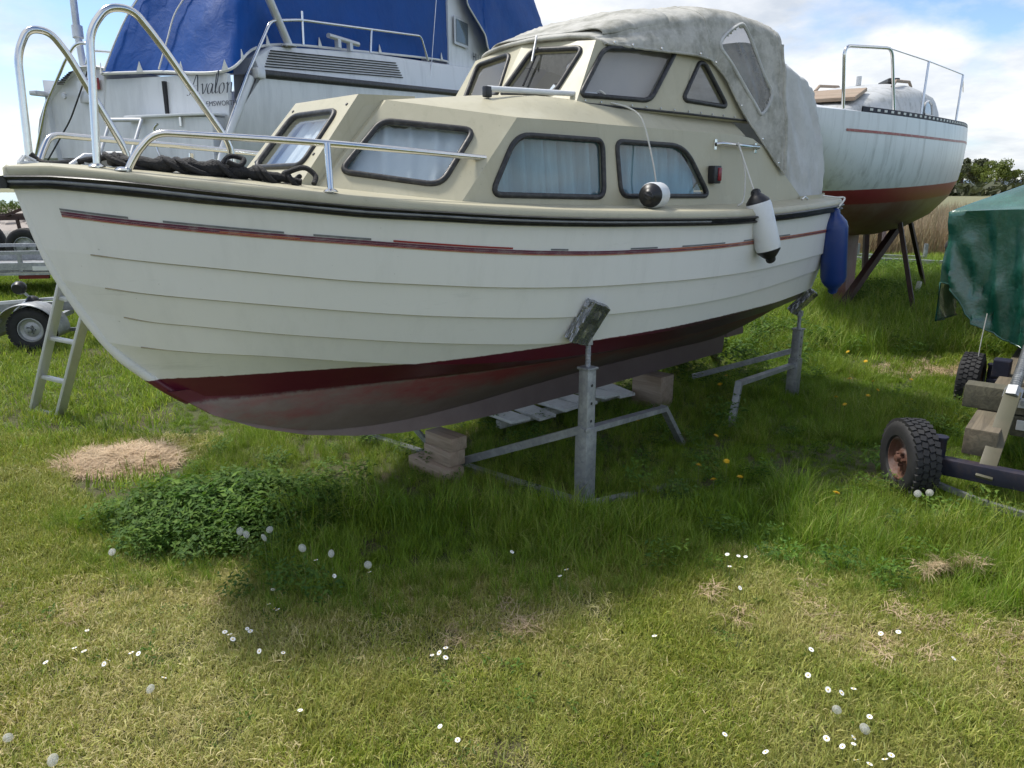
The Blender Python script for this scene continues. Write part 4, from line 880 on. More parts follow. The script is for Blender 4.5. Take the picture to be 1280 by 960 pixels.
ct, hemp = drape('cockpit_cover', [(.02, .05, 2.63), (.0, .9, 2.66), (.02, 1.62, 2.68), (1.4, 1.9, 2.86), (3.2, 1.95, 3.1), (4.85, 1.9, 3.33), (4.9, 1.0, 3.36), (4.88, .12, 3.38), (2.4, .12, 3.16), (.7, .10, 2.96)],
                  [(1.0, .45, 4.1), (.85, .8, 4.15), (.75, 1.18, 4.1), (1.6, 1.35, 4.5), (3.2, 1.4, 4.9), (4.85, 1.4, 5.1), (4.9, 1.0, 5.15), (4.9, .16, 4.9), (2.8, .25, 4.7), (1.6, .35, 4.35)], yacht, 3, amp=.10)
m = MB(); m.tube([tuple(p) for p in hemp], .014, 6, closed=True); m.build('hem', M['hem_white'], ct, 60)
for k in range(0, len(hemp), 6):
    p = hemp[k]; d = hemp[(k + 1) % len(hemp)] - p; d /= np.linalg.norm(d); nrm = np.cross(d, [0, 0, 1]); nrm = nrm if nrm @ (p - hemp.mean(0)) > 0 else -nrm
    MB().prism([p - d * .035 + nrm * .02, p + d * .035 + nrm * .02, p + [0, 0, .10] + nrm * .01], nrm * .006).build('eyelet_tab', M['hem_white'], ct)
for k_ in (9, 17):
    Gd = DR['cockpit_cover']; MB().tube(smooth_path([Gd[r_, k_ - r_ // 5] + [-.03, 0, .02] for r_ in range(0, 14, 2)], 5), .009, 6).build('tie_rope', M['rope_white'], ct, 80)
# wheelhouse under the second cover
m = MB(); m.box((6.6, 1.4, 3.75), (3.2, 2.5, 1.3), None, .08); wh = m.build('wheelhouse', M['yacht_white'], yacht, 40)
MB().box((5.35, .10, 3.86), (.42, .02, .32), None, .02).build('window', M['glass_dark'], wh); MB().box((5.35, .11, 3.86), (.5, .02, .40), None, .02).build('window_frame', M['alu'], wh)
text('HU', (5.9, .12, 3.53), .16, Matrix(((1, 0, 0), (0, 0, -1), (0, 1, 0))), M['navy_text'], wh)
ct2, hp2 = drape('wheelhouse_cover', [(5.35, -.02, 4.22), (5.8, -.08, 3.92), (6.3, -.10, 3.62), (9.2, -.05, 3.9), (9.6, .6, 4.0), (9.6, 2.2, 4.0), (9.0, 2.9, 3.9), (5.4, 2.9, 3.8), (5.02, 2.2, 3.9), (5.0, .1, 4.6)],
                    [(5.4, .5, 5.5), (5.9, .3, 5.55), (6.6, .2, 5.55), (8.6, .2, 5.2), (9.0, .8, 5.2), (9.0, 2.0, 5.2), (8.5, 2.5, 5.2), (5.8, 2.5, 5.5), (5.2, 2.0, 5.5), (5.05, .5, 5.5)], yacht, 8, amp=.12)
m = MB(); m.tube([tuple(p) for p in hp2], .012, 6, closed=True); m.build('hem', M['hem_white'], ct2, 60)
# rails, posts, cleat, mast crutch
def yrail(name, P, r=.016, rad=.08, mat='steel'): return MB().tube(fillet(P, rad, 6), r, 10).build(name, M[mat], yacht, 60)
yrail('side_rail', [ay(272, 190) + [0, -.02, 0], ay(305, 97) + [0, -.02, 0], ay(338, 26), ay(375, 25), ay(465, 37), ay(526, 45), ay(535, 76)])
for a_, b_ in (((377, 14), (379, 56)), ((464, 37), (463, 66))): yrail('rail_post', [ay(*a_), ay(*b_)], .016)
yrail('derrick_post', [ay(326, -25), ay(361, 56)], .042, .05, 'alu'); MB().lathe([(0, .02), (.08, .02), (.08, 0)], ay(361, 57) - [0, 0, .01], (0, 0, 1), 14).build('post_foot', M['alu'], yacht, 40)
m = MB(); c_ = ay(430, 56); m.tube([c_ + [-.30, 0, .05], c_ + [.30, 0, .05]], .028, 10); m.box(c_ + [-.12, 0, 0], (.06, .05, .10)); m.box(c_ + [.12, 0, 0], (.06, .05, .10)); m.build('deck_cleat', M['alu'], yacht, 40)
yrail('mast', [AF.on(88, -30, 0, .3), AF.on(96, 36, 0, .3), AF.on(104, 82, 0, .3)], [.034, .036, .042][1], .05, 'alu')
MB().lathe([(.0, -.06), (.055, -.06), (.055, .06), (0, .06)], AF.on(97, 40, 0, .3), (.1, .1, 1), 14).build('mast_collar', M['alu'], yacht, 40)
yrail('port_rail', [AF.on(x, y, 0, -.05) for x, y in ((44, 198), (58, 130), (82, 75), (95, 54), (112, 54), (108, 80))])
yrail('port_rail', [AF.on(x, y, 0, .1) for x, y in ((112, 63), (150, 66))], .012)
for x in (137, 176): yrail('boarding_ladder_rail', [AF.on(x + 1, 150, 0, -.22), AF.on(x - 14, 200, 0, -.5), AF.on(x - 18, 230, 0, -.5)], .018, .05, 'alu')
yrail('boarding_ladder_rung', [AF.on(137, 150, 0, -.22), AF.on(177, 150, 0, -.22)], .02, .05, 'alu'); yrail('boarding_ladder_rung', [AF.on(128, 192, 0, -.42), AF.on(166, 192, 0, -.42)], .02, .05, 'alu')
yrail('grab_handle', [AF.on(x, y, 0, -.25) for x, y in ((197, 155), (192, 160), (195, 185), (205, 205))], .012)
yrail('backstay', [ay(536, 125), ay(546, -10)], .006, .05)
yrail('vent_wire', [AF.on(112, 82, 0, -.04), AF.on(88, 150, 0, -.06), AF.on(60, 200, 0, -.06)], .008, .1, 'gasket')
for x, y in ((1.2, .5), (1.2, 2.4), (5.5, .4), (5.5, 2.5)):
    MB().bar((x, y - .3 * (1 if y < 1.45 else -1), -.02), (x, y, 1.15), .08, .08).build('shore_prop', M['black_stem'], yacht)
MB().box((3.2, 1.45, .30), (3.5, .22, .66), None, .02).build('keel', M['yacht_white'], yacht)

# ------------------------------------------------------------------ white sailing yacht with red bottom
def sail_paint():
    t = NT('sail_hull_paint'); x, y, z = t.xyz(t.coord()); nz = t.noise(20, 6, .7)
    st = t.ramp(t.noise(2.6, 9, .72, stretch=(3.5, 3.5, .3)), [(.50, 0.0), (.72, 1.0)])
    white = t.mix(t.math('MULTIPLY', st, .7), (.72, .74, .76), (.34, .35, .35))
    bot = t.mix(t.ramp(t.noise(2.2, 9, .7), [(.4, 0.0), (.62, 1.0)]), (.23, .095, .09), (.31, .19, .175))
    red = t.mix(t.noise(6, 7, .7, stretch=(2, 2, .5)), (.25, .022, .034), (.36, .06, .07))
    zz = t.math('ADD', t.math('SUBTRACT', z, t.math('MULTIPLY', x, .034)), t.math('MULTIPLY', nz, .010))
    c = t.mix(t.ramp(t.math('SUBTRACT', zz, 1.0), [(.508, 0.0), (.512, 1.0)]), red, white)
    c = t.mix(t.ramp(t.math('SUBTRACT', zz, .85), [(.498, 0.0), (.506, 1.0)]), bot, c)
    return t.done(t.pbsdf(c, t.mix(t.ramp(zz, [(.9, 0.0), (1.0, 1.0)]), .6, .35)))
M['sail_hull'] = sail_paint()
SF = Frame((2.62, 7.3), R(55.6))
sail = empty('sailing_yacht', SF.o, R(55.6), 'white sailing yacht with streaked topsides and dull red bottom on brown props', 'boat')
ss = np.array([0, .15, .5, 1, 1.6, 2.3, 3, 3.6, 4.2, 5, 5.8, 6.6]); sb = np.array([.02, .12, .32, .55, .77, .95, 1.06, 1.10, 1.09, 1.02, .88, .66])
shz = pc(ss, np.array([2.30, 2.295, 2.285, 2.275, 2.265, 2.26, 2.265, 2.28, 2.29, 2.30, 2.32, 2.34]))
kz = pc([0, .3, .8, 1.4, 2, 3, 4, 5, 6, 6.6], [2.28, 1.9, 1.5, 1.22, 1.06, .96, .95, 1.05, 1.3, 1.5])
bfn = pc(ss, sb); prof = [(1.0, 0.0), (1.01, .12), (1.005, .30), (.975, .48), (.90, .64), (.74, .80), (.50, .92), (.24, .985), (0, 1.0)]
Xs = np.linspace(0, 6.6, 40)
def sl(s, n, z): return (float(s), -float(n), float(z))
m = MB()
for sg in (1, -1): m.grid([[sl(x, sg * bfn(x) * o_, shz(x) + (kz(x) - shz(x)) * v) for o_, v in prof] for x in Xs])
m.add([sl(6.6, sg * bfn(6.6) * o_, shz(6.6) + (kz(6.6) - shz(6.6)) * v) for sg in (1,) for o_, v in prof] + [sl(6.6, -bfn(6.6) * o_, shz(6.6) + (kz(6.6) - shz(6.6)) * v) for o_, v in prof[::-1][1:]], [tuple(range(17))])
sh_o = m.build('hull', M['sail_hull'], sail, 60)
m = MB(); m.grid([[sl(x, f * bfn(x) * .99, shz(x) + .05 * (1 - f * f)) for f in np.linspace(-1, 1, 9)] for x in Xs]); m.build('deck', M['yacht_white'], sail, 60)
for sg in (1, -1):
    m = MB(); xs = np.linspace(.75, 6.4, 40); m.grid([[sl(x, sg * (bfn(x) * .985 + o_), shz(x) + h) for x in xs] for o_, h in ((.0, .0), (.008, .004), (.008, .05), (-.004, .052), (-.006, .0))]); tr = m.build('toe_rail', M['navy_steel'], sail, 40)
    if sg > 0:
        for x in np.arange(.85, 6.2, .115): d_ = np.array([1, -(bfn(x + .05) - bfn(x - .05)) / .1 * 1, 0]); MB().bar(sl(x, bfn(x) * .985 + .0095, shz(x) + .027), sl(x + .045, bfn(x + .045) * .985 + .0095, shz(x) + .027), .004, .022).build('toe_rail_slot', M['hem_white'], tr)
    m = MB(); xs = np.linspace(.55, 6.5, 40); m.grid([[sl(x, sg * (bfn(x) * 1.008 + .004), shz(x) - h) for x in xs] for h in (.165, .19)]); m.build('stripe', M['s_red'], sail, 60)
# coachroof
m = MB(); G = []
for x, hw, zr in ((1.0, .20, 2.34), (1.3, .34, 2.44), (1.8, .48, 2.58), (2.4, .60, 2.70), (3.2, .68, 2.80), (4.2, .70, 2.84), (4.7, .68, 2.82), (4.75, .68, 2.3)):
    G.append([sl(x, hw * a_, (2.30 + (zr - 2.30) * b_) if x < 4.74 else 2.3 + (0 if b_ < .5 else .0)) for a_, b_ in ((1.06, 0), (1.0, .45), (.92, .72), (.7, .90), (.35, .98), (0, 1), (-.35, .98), (-.7, .90), (-.92, .72), (-1.0, .45), (-1.06, 0))])
m.grid(G); cr_o = m.build('coachroof', M['dirty_deck'], sail, 50)
MB().box(sl(1.45, .0, 2.515), (.6, .56, .04), Matrix.Rotation(-.24, 3, 'Y'), .01).build('fore_hatch', M['wood_pale'], cr_o)
for n_ in (.42, -.42): MB().tube([sl(2.4, n_, 2.67), sl(2.6, n_, 2.75), sl(3.6, n_, 2.84), sl(3.8, n_, 2.80)], .018, 8).build('handrail', M['wood_pale'], cr_o, 60)
wpl = [(3.0, 2.40), (3.1, 2.53), (3.35, 2.58), (3.55, 2.56), (3.6, 2.42)]
for sg in (1, -1):
    P = [np.array(sl(x, sg * (.66 + .035 * (x - 3) - .14 * (z - 2.4) + .05), z)) for x, z in wpl]
    pn = MB().add(P, [tuple(range(5))]).build('window', M['glass_dark'], cr_o); MB().tube([tuple(p) for p in P], .014, 6, closed=True).build('window_frame', M['alu'], pn, 60)
MB().lathe([(.0, .10), (.03, .10), (.03, 0)], sl(2.7, 0, 2.74), (0, 0, 1), 10).build('mast_step', M['alu'], cr_o, 40)
MB().box(sl(3.5, .2, 2.84), (.5, .14, .05), Matrix.Rotation(.4, 3, 'Z'), .02).build('vent', M['gasket'], cr_o)
# fin keel, skeg
MB().add([sl(a_, b_, c_) for a_, b_, c_ in ((2.7, .05, 1.05), (3.6, .05, 1.05), (3.5, .08, .02), (3.05, .08, .02), (2.7, -.05, 1.05), (3.6, -.05, 1.05), (3.5, -.08, .02), (3.05, -.08, .02))], [(0, 1, 2, 3), (7, 6, 5, 4), (0, 3, 7, 4), (1, 5, 6, 2), (3, 2, 6, 7)]).build('keel', M['sail_hull'], sail, 40)
MB().add([sl(a_, b_, c_) for b_ in (.03, -.03) for a_, c_ in ((5.5, 1.25), (6.1, 1.35), (6.05, .5), (5.75, .5))], [(0, 1, 2, 3), (7, 6, 5, 4), (0, 3, 7, 4), (1, 5, 6, 2), (3, 2, 6, 7)]).build('rudder', M['sail_hull'], sail)
# pulpit, stanchions, lifelines
def srail(name, P, r=.0125, rad=.06, par=sail): return MB().tube(fillet([sl(*p) for p in P], rad, 6), r, 10).build(name, M['steel'], par, 60)
def so(px, py, n): q = SF.on(px, py, 1, -n); return (q[0], n, q[2])
srail('pulpit', [(.55, .30, 2.30), (.42, .28, 2.84), (1.22, .56, 2.90), (1.42, .62, 2.30)], .016, .1)
srail('pulpit', [(.55, -.30, 2.30), (.42, -.28, 2.84), (1.22, -.56, 2.90), (1.42, -.62, 2.30)], .016, .1)
for x, hh in ((1.95, .58), (3.3, .58)):
    for sg in (1, -1): srail('stanchion', [(x - .05, sg * (float(bfn(x)) - .06), 2.27), (x + .02, sg * (float(bfn(x)) - .06), 2.27 + hh)], .012)
for sg in (1, -1): srail('lifeline', [(1.2, sg * .56, 2.89), (1.97, sg * (float(bfn(1.95)) - .06), 2.85), (3.32, sg * (float(bfn(3.3)) - .06), 2.85), (5.6, sg * .86, 2.88)], .006, .02)
MB().box(sl(.1, 0, 2.40), (.35, .10, .06), None, .02).build('bow_roller', M['gasket'], sail, 40)
# its brown steel props
def prop(name, feet, top, label, head=None, r=.05):
    f0 = np.asarray(feet[0], float); e = empty(name, (f0[0], f0[1], 0), 0, label, 'prop')
    for f in feet: MB().bar(np.asarray(f) - f0 - [0, 0, .03], np.asarray(top) - f0, r, r).build('leg', M['black_stem'], e)
    if head is not None: MB().box(np.asarray(head) - f0, (.30, .22, .03), Matrix.Rotation(R(55), 3, 'Z') @ Matrix.Rotation(R(-35), 3, 'X'), .006).build('head_plate', M['black_stem'], e)
    return e
tp = at_Y(1122, 258, 9.35); tb = at_Y(1127, 288, 9.4)
prop('steel_prop', [ground(1144, 397)], tp, 'near brown steel prop with plate against the red bottom of the sailing yacht', tp)
prop('steel_prop', [ground(1044, 392)], at_Y(1133, 268, 10.1), 'thick diagonal brown beam propping the sailing yacht', None, .085)
prop('steel_prop', [ground(1158, 366)], at_Y(1136, 268, 10.3), 'brown steel prop standing behind the others below the sailing yacht')
prop('steel_prop', [at_Y(1083, 335, 11.9) * [1, 1, 0]], at_Y(1085, 250, 11.9), 'dull red post under the far side of the sailing yacht', None, .07)
# ------------------------------------------------------------------ boat under a green cover on a timber trolley
M['green_tarp'] = cloth('green_tarpaulin', (.004, .080, .050), dirt=(.05, .20, .155), dirt_amt=.6, transl=.05, scale=2.2, dscale=3.2, spec=.8, rough=.27, coat=.8, bump=.5, bscale=7)
GF = Frame(ground(1130, 618)[:2], math.atan2(1.586, 1.263))
trol = empty('timber_trolley', GF.o, GF.a, 'timber and dark steel wheeled trolley below the green covered boat', 'trolley')
wheel(trol, (0, .0, .205), (-.586, .81, 0), .205, .15, 'rust'); wheel(trol, (2.03, .0, .205), (0, 1, 0), .205, .15, 'rust')
wheel(trol, (0, -1.9, .205), (-.586, .81, 0), .205, .15, 'rust'); wheel(trol, (2.03, -1.9, .205), (0, 1, 0), .205, .15, 'rust')
for x in (0, 2.03):
    MB().bar((x, -.10, .205), (x, -1.82, .205), .07, .085, bev=.004).build('axle', M['navy_steel'], trol, 40)
    MB().lathe([(0, .15), (.038, .15), (.038, .14), (.032, .13), (.032, 0), (0, 0)], (x + .02, -.125, .20), (0, 0, 1), 12).build('king_pin', M['navy_steel'], trol, 40)
MB().bar((-.10, -.35, .09), (-.35, -1.5, .07), .03, .03).build('tow_bar', M['galv_dark'], trol); MB().bar((-.02, -.12, .11), (-.10, -.36, .09), .025, .025).build('tow_bar', M['galv_dark'], trol)
MB().box((2.2, -.29, .325), (4.2, .15, .14), None, .008).build('timber', M['wood_old'], trol, 40)
MB().box((2.2, -1.62, .325), (4.2, .15, .14), None, .008).build('timber', M['wood_old'], trol, 40)
c1 = MB().box((.56, -.92, .465), (.12, 1.56, .13), None, .008).build('cross_timber', M['wood_olive'], trol, 40)
MB().box((.56, -.98, .335), (.10, 1.20, .115), None, .008).build('cross_timber', M['wood_olive'], trol, 40)
MB().box((2.5, -.44, .50), (3.6, .17, .07), None, .006).build('plank', M['wood_old'], trol, 40)
for y, z in ((-.42, .47), (-.62, .465), (-.46, .345), (-.60, .335)):
    b_ = MB().box((.492 if z > .4 else .502, y, z), (.008, .11, .055), None, .003).build('plate', M['alu'], trol); MB().lathe([(0, .012), (.014, .012), (.016, 0)], (.488 if z > .4 else .498, y, z), (-1, 0, 0), 6).build('bolt', M['galv'], b_)
pb = GF.on(1229, 600, 0, -.03); pt = GF.on(1266, 492, 0, .47 - .06)
po = MB().bar(pb, pt, .075, .05, (1, 0, 0), .003).build('jack_post', M['olive_paint'], trol, 40)
d = (pt - pb) / np.linalg.norm(pt - pb); k = 46; q0 = pt; q1 = pt + d * .34
MB().tube([q0 + (q1 - q0) * i / k for i in range(k + 1)], [.023 + .005 * (i % 2) for i in range(k + 1)], 12).build('screw', M['galv_dark'], po, 20)
MB().lathe([(.0, -.03), (.044, -.03), (.044, .03), (0, .03)], q0, d, 6).build('nut', M['galv'], po, 30)
MB().box((1.5, -.22, .44), (.10, .10, .12), None, .01).build('chock', M['navy_steel'], trol)
# covered hull: the sheet hangs over a hidden boat
cb = empty('covered_boat', GF.world((1.4, -.9, 0)), GF.a, 'boat hidden under a glossy green tarpaulin on the trolley', 'boat')
fx = GF.local((3.17, 5.5, 0)); ox, oy = fx[0] - 1.4, fx[1] + .9
L_, W_ = 5.2, 2.3
def gpt(u, v):   # u: 0..1 round the rim, v: 0 hem .. 1 rim .. 2 ridge
    P = [(0, 0), (0, -W_), (L_ * .8, -W_ * .95), (L_, -W_ / 2), (L_ * .8, -W_ * .05)]
    a = u * 5; i = int(a) % 5; f = a - int(a); x, y = np.array(P[i]) * (1 - f) + np.array(P[(i + 1) % 5]) * f
    return x, y
G = []; NU = 480; us = np.linspace(0, 1, NU, endpoint=False)
hem = .50 + .42 * (vnoise(us * 17, us * 0, 5)) ; hem = np.where(us < .2, np.interp(us, [0, .004, .008, .014, .02, .038, .06, .2], [.90, .89, .86, .74, .62, .50, .44, .42]), hem)
for j in range(18):
    v = j / 17; row = []
    for k, u in enumerate(us):
        x, y = gpt(u, 0); cx_, cy_ = L_ / 2, -W_ / 2; dx, dy = x - cx_, y - cy_; r_ = math.hypot(dx / L_, dy / W_)
        z = hem[k] + (1.405 + .03 * math.sin(u * 31) - hem[k]) * v
        fold = .055 * (1 - v) ** .55 * (2 * abs(vnoise(u * 230 + v * 2.5, v * .9, 6) - .5) - .5) + .03 * (vnoise(u * 90 - v * 5, v * 3, 7) - .5) + .14 * (1 - v) ** .8 * (vnoise(u * 62 + v * 2.0, v * 1.2 + 3, 2) - .5) + .05 * (1 - v) * math.sin(u * 140 + 3 * v) * vnoise(u * 30, 0, 8)
        sl_ = .05 * (1 - v); nx, ny = dx / L_ * 1.0, dy / W_; nn = math.hypot(nx, ny) + 1e-6
        row.append((ox + x + nx / nn * (fold + .02 - sl_ * .3), oy + y + ny / nn * (fold + .02 - sl_ * .3), z))
    G.append(row)
rim = np.array(G[-1])
for q in (.03, .1, .25, .45, .7, 1.0):
    row = []
    for k, u in enumerate(us):
        x, y, z = rim[k]; rx = min(max(x, ox + 1.1), ox + L_ - 1.0); ry = oy - W_ / 2
        row.append((x + (rx - x) * q, y + (ry - y) * q, 1.405 + .62 * q ** .9 + .02 * math.sin(u * 60) * (1 - q) * q * 4 - .05 * math.sin(q * math.pi)))
    G.append(row)
cov = MB().grid(G, cv=True).build('tarpaulin', M['green_tarp'], cb, 75)
MB().tube([G[0][k] for k in range(NU)], .007, 5, closed=True).build('hem', M['green_tarp'], cov, 80)
MB().box((ox + 2.6, oy - W_ / 2, .95), (3.8, 1.5, .6), None, .2).build('hull', M['yacht_white'], cb, 60)
for x in (.6, 2.6): MB().box((x, -.9, .60), (.15, 1.2, .14)).build('bunk', M['wood_old'], cb)
h0 = at_Y(1234, 392, 5.2); tag(MB().tube([h0, h0 - [0.01, 0, .18], h0 - [.012, 0, .31]], .003, 6).build('rope', M['rope_white'], None, 80), 'short white rope end dangling from the green tarpaulin', 'rope')

# ------------------------------------------------------------------ trailers
tw = ground(46, 438)
tf = Frame(tw[:2], R(8)); trl = empty('boat_trailer', tf.o, tf.a, 'galvanised boat trailer with grey mudguard parked behind the ladder', 'trailer')
wheel(trl, (0, 0, .215), (0, -1, 0), .215, .15, 'wheel_grey')
m = MB(); G = []
for y in (-.13, -.12, .12, .13):
    G.append([(.27 * math.cos(a) * 1.08, y, .215 + .27 * math.sin(a) * (.98 if abs(y) < .125 else .95)) for a in np.linspace(R(-12), R(192), 22)])
m.grid(G); mg = m.build('mudguard', M['galv'], trl, 60); mg.modifiers.new('t', 'SOLIDIFY').thickness = .006
MB().bar((-.28, -.10, .30), (-.6, -.10, .30), .05, .08).build('mudguard_stay', M['galv'], trl)
MB().bar((-3, .30, .36), (.9, .35, .40), .06, .09).build('chassis_rail', M['galv'], trl); MB().bar((-3, -.05, .33), (-.25, -.05, .33), .04, .06).build('chassis_rail', M['galv'], trl)
MB().bar((0, -.05, .215), (0, .9, .25), .05, .05).build('axle', M['galv_dark'], trl)
MB().bar((.0, .2, .16), (.75, .1, .20), .035, .035).build('drawbar', M['galv_dark'], trl)
MB().bar((.32, .22, .42), (.62, .28, .42), .09, .07, bev=.01).build('winch', M['galv'], trl)
MB().tube(smooth_path([(.25, .25, .46), (.33, .25, .53), (.45, .25, .54), (.52, .25, .46)], 5), .010, 8).build('loop_handle', M['alu'], trl, 60)
rl = MB().tube([(-.22, .18, .38), (-.05, .16, .50), (-.12, .12, .60)], .016, 8).build('roller_arm', M['alu'], trl, 60)
for p in ((-.12, .12, .61), (-.03, .15, .46)): MB().lathe([(0, -.05), (.05, -.05), (.065, -.02), (.065, .02), (.05, .05), (0, .05)], p, (0, 1, .2), 14).build('roller', M['black_plastic'], rl, 50)
MB().bar((-.7, .18, .43), (.5, .30, .50), .03, .03).build('bunk_bar', M['alu'], trl)
# second trailer: pressed steel side frame
q = at_Y(0, 338, 10.6); f2_ = Frame(q[:2], R(10)); t2 = empty('plant_trailer', (q[0], q[1], 0), f2_.a, 'long galvanised trailer with pressed side rails near the bank', 'trailer')
for z, h in ((.66, .05), (.47, .10), (.36, .03)): MB().bar((-2.5, 0, z), (2.2, 0, z), .05, h).build('side_rail', M['galv'], t2)
for x in (-1.9, -1.1, -.3, .28, .75, 1.4, 2.0): MB().box((x, 0, .53), (.05, .045, .26)).build('upright', M['galv'], t2)
for z, h in ((.66, .05), (.47, .10)): MB().bar((-2.5, 1.5, z), (2.2, 1.5, z), .05, h).build('side_rail', M['galv'], t2)
MB().box((-.2, .75, .40), (4.4, 1.4, .05)).build('bed', M['galv_dark'], t2)
MB().box((.55, -.03, .44), (.22, .02, .06)).build('plate', M['hem_white'], t2); MB().box((.35, .2, .30), (.4, .05, .06)).build('lamp_board', M['red_paint'], t2)
for x in (-.6, .9): wheel(t2, (x, .3, .25), (0, -1, 0), .25, .17, 'wheel_grey', False)
# third: dark trailer with a tall wheel
q = at_Y(5, 315, 15.0); t3 = empty('dark_trailer', (q[0], q[1], 0), R(5), 'rusty dark trailer with black wheels farthest behind the ladder', 'trailer')
wheel(t3, (.45, 0, .38), (0, -1, 0), .38, .2, 'galv_dark', False); wheel(t3, (-.55, .3, .45), (0, -1, 0), .45, .22, 'galv_dark', False)
MB().bar((-1.6, .1, .92), (1.5, .2, .98), .08, .10).build('frame', M['black_stem'], t3); MB().bar((-1.6, 1.3, .92), (1.5, 1.3, .98), .08, .10).build('frame', M['black_stem'], t3)
for x in (-.9, .3, 1.2): MB().bar((x, .1, .93), (x + .05, .1, .35), .05, .05).build('leg', M['black_stem'], t3)
MB().bar((-1.0, .1, 1.0), (-.5, .1, 1.45), .06, .06).build('stay', M['black_stem'], t3); MB().bar((1.2, .1, .5), (1.9, .1, .9), .05, .05).build('stay', M['black_stem'], t3); MB().bar((.1, .1, 1.0), (.5, .1, 1.15), .05, .05).build('stay', M['black_stem'], t3)
# trailer beam with jockey wheel near the reeds
a_, b_ = at_Y(1066, 325, 14.5), at_Y(1192, 331, 13.6); t4 = empty('low_trailer', (a_[0], a_[1], 0), 0, 'low grey trailer beam with black jockey wheel in front of the reeds', 'trailer')
MB().bar((0, 0, a_[2]), b_ - [a_[0], a_[1], 0], .10, .13).build('beam', M['galv'], t4); bb_ = b_ - [a_[0], a_[1], 0]
MB().bar((-.2, 1.0, a_[2]), bb_ + [0, 1.0, 0], .10, .13).build('beam', M['galv_dark'], t4)
MB().tube([bb_ + [-.12, -.05, -.3], bb_ + [-.12, -.05, .35]], .035, 10).build('jockey_stem', M['galv'], t4, 60)
MB().lathe([(.05, -.05), (.13, -.05), (.15, 0), (.13, .05), (.05, .05)], bb_ + [-.10, -.08, .34], (0, 1, 0), 16).build('jockey_wheel', M['tyre'], t4, 40)
for p in ((.3, .5, .22), (1.6, .4, .22)): MB().box(p, (.06, .06, .48)).build('support', M['galv_dark'], t4)
# white outboard bracket in the grass by the props
q = ground(1143, 378); e = empty('white_bracket', (q[0], q[1], 0), R(20), 'small white metal bracket stuck in the grass by the brown props', 'bracket')
MB().bar((0, 0, 0), (.10, .05, .28), .05, .06).build('arm', M['white_paint'], e); MB().bar((-.12, 0, .0), (-.06, .0, .14), .06, .05).build('foot', M['white_paint'], e)
# ------------------------------------------------------------------ the ground and what lies beyond the yard
def ground_mat():
    t = NT('yard_ground'); P = t.pos(); x, y, z = t.xyz(P)
    fine = t.noise(55, 8, .7, vec=P); mid = t.noise(2.3, 6, .6, vec=P); big = t.noise(.35, 4, .55, vec=P)
    soil = t.mix(fine, (.040, .034, .020), (.15, .125, .065)); green = t.mix(fine, (.030, .045, .010), (.10, .125, .03))
    near = t.mix(t.ramp(mid, [(.38, 0.0), (.6, 1.0)]), soil, green)
    mv = t.mix(t.noise(.12, 6, .62, vec=P, stretch=(1, 3.5, 1)), (.135, .14, .065), (.27, .245, .145)); mv = t.mix(t.math('MULTIPLY', fine, .5), mv, (.10, .12, .05))
    far = t.ramp(t.math('MULTIPLY', t.math('ADD', y, t.math('MULTIPLY', big, 6)), .02), [(.37, 0.0), (.43, 1.0)])
    return t.done(t.pbsdf(t.mix(far, near, mv), .95, 0.0, t.bump(fine, .6, .02)))
gx = np.concatenate([[-3000, -800, -200, -80, -40, -20], np.linspace(-12, 12, 97), [20, 40, 80, 200, 800, 3000]])
gy = np.concatenate([[-60, -10], np.linspace(-2, 16, 91), [20, 26, 34, 45, 60, 90, 140, 250, 500, 1200, 3000]])
def gz(x, y): return .03 * (fbm(np.asarray(x) * .9 + 40, np.asarray(y) * .9 + 40, 1) - .5) * np.clip(1.3 - np.hypot(np.asarray(x), np.asarray(y) - 5) / 12, 0, 1)
XX, YY = np.meshgrid(gx, gy, indexing='ij')
go_ = MB().grid(np.stack([XX, YY, gz(XX, YY)], -1)).build('ground', ground_mat(), None, 180); tag(go_, kind='structure')
t = NT('creek_water'); M['water'] = t.done(t.pbsdf((.10, .115, .11), .12, 0.0, t.bump(t.noise(3, 5, .6, vec=t.pos()), .08, .05), Specular_IOR_Level=.8))
def sheet(name, P, z, mat):
    o = MB().add([(x, y, z) for x, y in P], [tuple(range(len(P)))]).build(name, M[mat]); return tag(o, kind='structure')
sheet('creek_water', [(12, 43), (24, 41.5), (40, 43), (60, 44), (60, 47), (38, 46.5), (24, 45), (12, 45.5)], .012, 'water')
sheet('creek_water', [(-40, 17.5), (-9, 19), (-9.5, 24), (-16, 27), (-40, 28)], .012, 'water')
sheet('creek_water', [(-300, 58), (-30, 54), (-10, 70), (-14, 140), (-300, 170)], .012, 'water')
# low far shore, hills
M['hill'] = simple('far_hillside', (.12, .16, .20), .9, var=.15, scale=.01)  # blue haze of distance put into the hill colour
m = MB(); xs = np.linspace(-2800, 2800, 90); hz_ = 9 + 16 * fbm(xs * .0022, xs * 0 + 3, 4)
m.grid([[(x, 2450, -1) for x in xs], [(x, 2560, h * .8) for x, h in zip(xs, hz_)], [(x, 2700, h) for x, h in zip(xs, hz_)], [(x, 2950, -1) for x in xs]]); tag(m.build('hills', M['hill'], None, 90), kind='structure')

